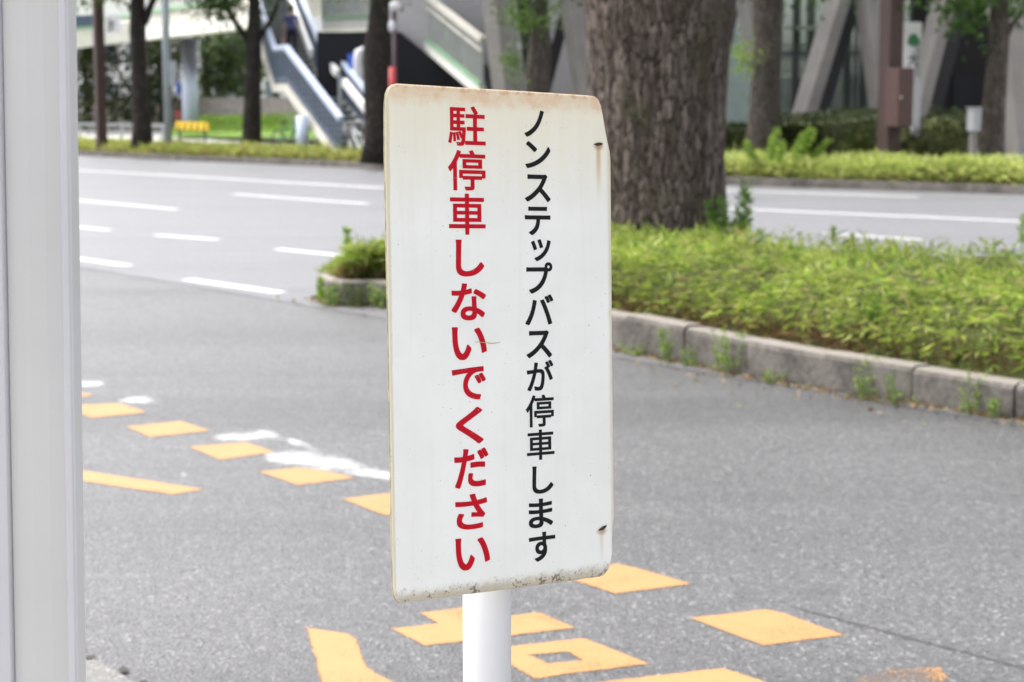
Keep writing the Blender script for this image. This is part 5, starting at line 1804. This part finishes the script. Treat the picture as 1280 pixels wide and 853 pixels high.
# ------------------------------------------------------------------ person climbing the stairs
def person():
    r = thing('person', 'person in blue shirt and dark trousers walking up the staircase', 'person')
    bmh = bmesh.new()
    J = {'pel': (0, 0, .86, .115), 'bel': (0, .01, 1.0, .12), 'che': (0, .03, 1.2, .135), 'nek0': (0, .03, 1.34, .075), 'nek': (0, .035, 1.41, .05), 'hd0': (0, .045, 1.48, .075), 'hd': (0, .05, 1.56, .085), 'hdt': (0, .04, 1.63, .06),
         'lh': (-.09, 0, .82, .085), 'lk': (-.10, .16, .50, .055), 'la': (-.10, .10, .12, .04), 'lt': (-.10, .24, .06, .035),
         'rh': (.09, 0, .82, .085), 'rk': (.10, .02, .44, .055), 'ra': (.10, -.14, .06, .04), 'rt': (.10, -.02, .0, .035),
         'ls': (-.17, .03, 1.30, .06), 'le': (-.23, -.01, 1.04, .042), 'lw': (-.24, .06, .82, .03), 'lf': (-.24, .09, .73, .03),
         'rs': (.17, .03, 1.30, .06), 're': (.24, .06, 1.06, .042), 'rw': (.28, .24, .98, .03), 'rf': (.29, .31, .98, .03)}
    E_ = [('pel', 'bel'), ('bel', 'che'), ('che', 'nek0'), ('nek0', 'nek'), ('nek', 'hd0'), ('hd0', 'hd'), ('hd', 'hdt'), ('pel', 'lh'), ('lh', 'lk'), ('lk', 'la'), ('la', 'lt'), ('pel', 'rh'), ('rh', 'rk'), ('rk', 'ra'), ('ra', 'rt'),
          ('nek0', 'ls'), ('ls', 'le'), ('le', 'lw'), ('lw', 'lf'), ('nek0', 'rs'), ('rs', 're'), ('re', 'rw'), ('rw', 'rf')]
    names = list(J)
    me = bpy.data.meshes.new('body')
    me.from_pydata([J[n][:3] for n in names], [(names.index(a), names.index(b)) for a, b in E_], [])
    o = bpy.data.objects.new('body', me); COL.objects.link(o)
    sk = o.modifiers.new('skin', 'SKIN'); sk.use_smooth_shade = True
    for i, n in enumerate(names):
        q = me.skin_vertices[0].data[i]; q.radius = (J[n][3], J[n][3]); q.use_root = (n == 'pel')
    sub = o.modifiers.new('sub', 'SUBSURF'); sub.levels = 2; sub.render_levels = 2
    dg = bpy.context.evaluated_depsgraph_get()
    m2 = bpy.data.meshes.new_from_object(o.evaluated_get(dg))
    bpy.data.objects.remove(o); bpy.data.meshes.remove(me)
    m2.name = 'body'
    m2.materials.clear()
    for m in ('shirt', 'trouser', 'skin'): m2.materials.append(M[m])
    for p in m2.polygons:
        c = p.center
        p.use_smooth = True
        arm = abs(c.x) > .19 and c.z > .65
        p.material_index = 1 if (c.z < .93 and not arm) else (2 if c.z > 1.37 or (arm and c.z < 1.10) else 0)
    o = bpy.data.objects.new('body', m2); COL.objects.link(o); o.parent = r
    bm = MB(); bm.blob((0, .035, 1.575), (.098, .105, .10), 16, 10); bm.build('hair', M['hair'], r, smooth=True)
    return r


pr = person()
q = LL2.lerp(LT, 5 / 18) + perp2 * .56
pr.location = (q.x, q.y + .1, q.z - .0); pr.rotation_euler = (0, 0, .2)
pr.scale = (1, 1, 1)
bg_ = MB(); bg_.prism([(-.09, -.04, -.30), (.09, -.04, -.30), (.075, -.03, 0), (-.075, -.03, 0)], (0, .07, 0)); bg_.tube([(-.05, 0, 0), (-.03, 0, .07), (.03, 0, .07), (.05, 0, 0)], .008, 6)
bgo = bg_.build('hand_bag', M['bag'])
bgo.location = pr.location + Vector((-.26, .05, .70)); tag(bgo, 'pinkish hand bag carried by the person on the staircase', 'bag')

# ------------------------------------------------------------------ weeds round the planter
q = G(432, 378); weed('tall_weed', 'tall bright green weed spike at the left tip of the planter', (q.x + .02, q.y + .05, .1), .60, 230, .085, GREEN_FRESH, .03)
q = G(402, 381); weed('tall_weed', 'shorter green weed left of the planter tip', (q.x, q.y - .02, 0), .30, 110, .07, GREEN_FRESH, .04)
q = G(415, 383); weed('kerb_weed', 'leafy weed against the kerb at the planter tip', (q.x, q.y - .03, 0), .22, 110, .06, GREEN_FRESH, .08, bushy=True)
q = G(445, 384); weed('kerb_weed', 'grey green weed low on the kerb left of the board', (q.x, q.y - .03, 0), .2, 90, .06, [((.13, .17, .07), 2), ((.10, .14, .05), 2)], .09, bushy=True)
q = G(476, 385); weed('kerb_weed', 'green kerb weed touching the left edge of the board in view', (q.x, q.y - .03, 0), .2, 100, .06, GREEN_FRESH, .09, bushy=True)
q = P(905, 280, 13.7); weed('leafy_weed', 'leafy green bush growing at the right foot of the huge trunk', (q.x, 13.7, .3), .62, 900, .10, [((.10, .20, .04), 3), ((.17, .29, .06), 3)], .26, bushy=True)
q = P(850, 290, 13.6); weed('leafy_weed', 'small leafy sprout at the front foot of the huge trunk', (q.x, 13.5, .4), .22, 90, .1, [((.07, .15, .03), 3), ((.12, .22, .04), 3)], .2, bushy=True)
for px, py, h, n, lab in ((790, 443, .10, 25, 'tiny weed at the kerb foot nearest the board'), (833, 450, .2, 70, 'thin weed at a kerb joint left of the bushy weed'), (862, 456, .12, 24, 'sparse weed between thin and bushy kerb weeds'), (915, 466, .27, 230, 'bushy bright weed at the kerb foot, biggest along the kerb'),
                          (968, 477, .10, 30, 'low weed right of the bushy kerb weed'), (1088, 497, .24, 60, 'upright weed on the kerb face below the dark gap'), (1128, 503, .2, 50, 'weed growing from the kerb joint right of centre'), (1208, 515, .26, 70, 'tall thin weed at the kerb near the right end'), (1240, 520, .13, 40, 'low spreading weed at the right end of the kerb')):
    q = G(px, py + 2)
    weed('kerb_weed', lab, (q.x, q.y - .01, 0), h, n, .055, GREEN_FRESH, .1, bushy=True, lean=(0, .02))
for px, py, Y, h, lab in ((1041, 300, 13.4, .18, 'pale sprig sticking up from the cover before the dashed line'), (1065, 302, 13.2, .12, 'shorter sprig beside the pale sprig on the cover'), (1278, 300, 9.9, .30, 'leafy sprig rising at the right edge of the picture')):
    q = P(px, py, Y)
    weed('leaf_sprig', lab, (q.x, Y, q.z - .05), h, 60, .06, GREEN_FRESH, .05)
for px, py, h in ((1120, 440, .3),):
    q = G(px, py, .2); weed('tall_weed', 'fine grassy weed tuft rising in front of the cover', (q.x, q.y + .12, .16), .34, 220, .09, [((.10, .18, .035), 3), ((.14, .24, .05), 2)], .12, bushy=True)
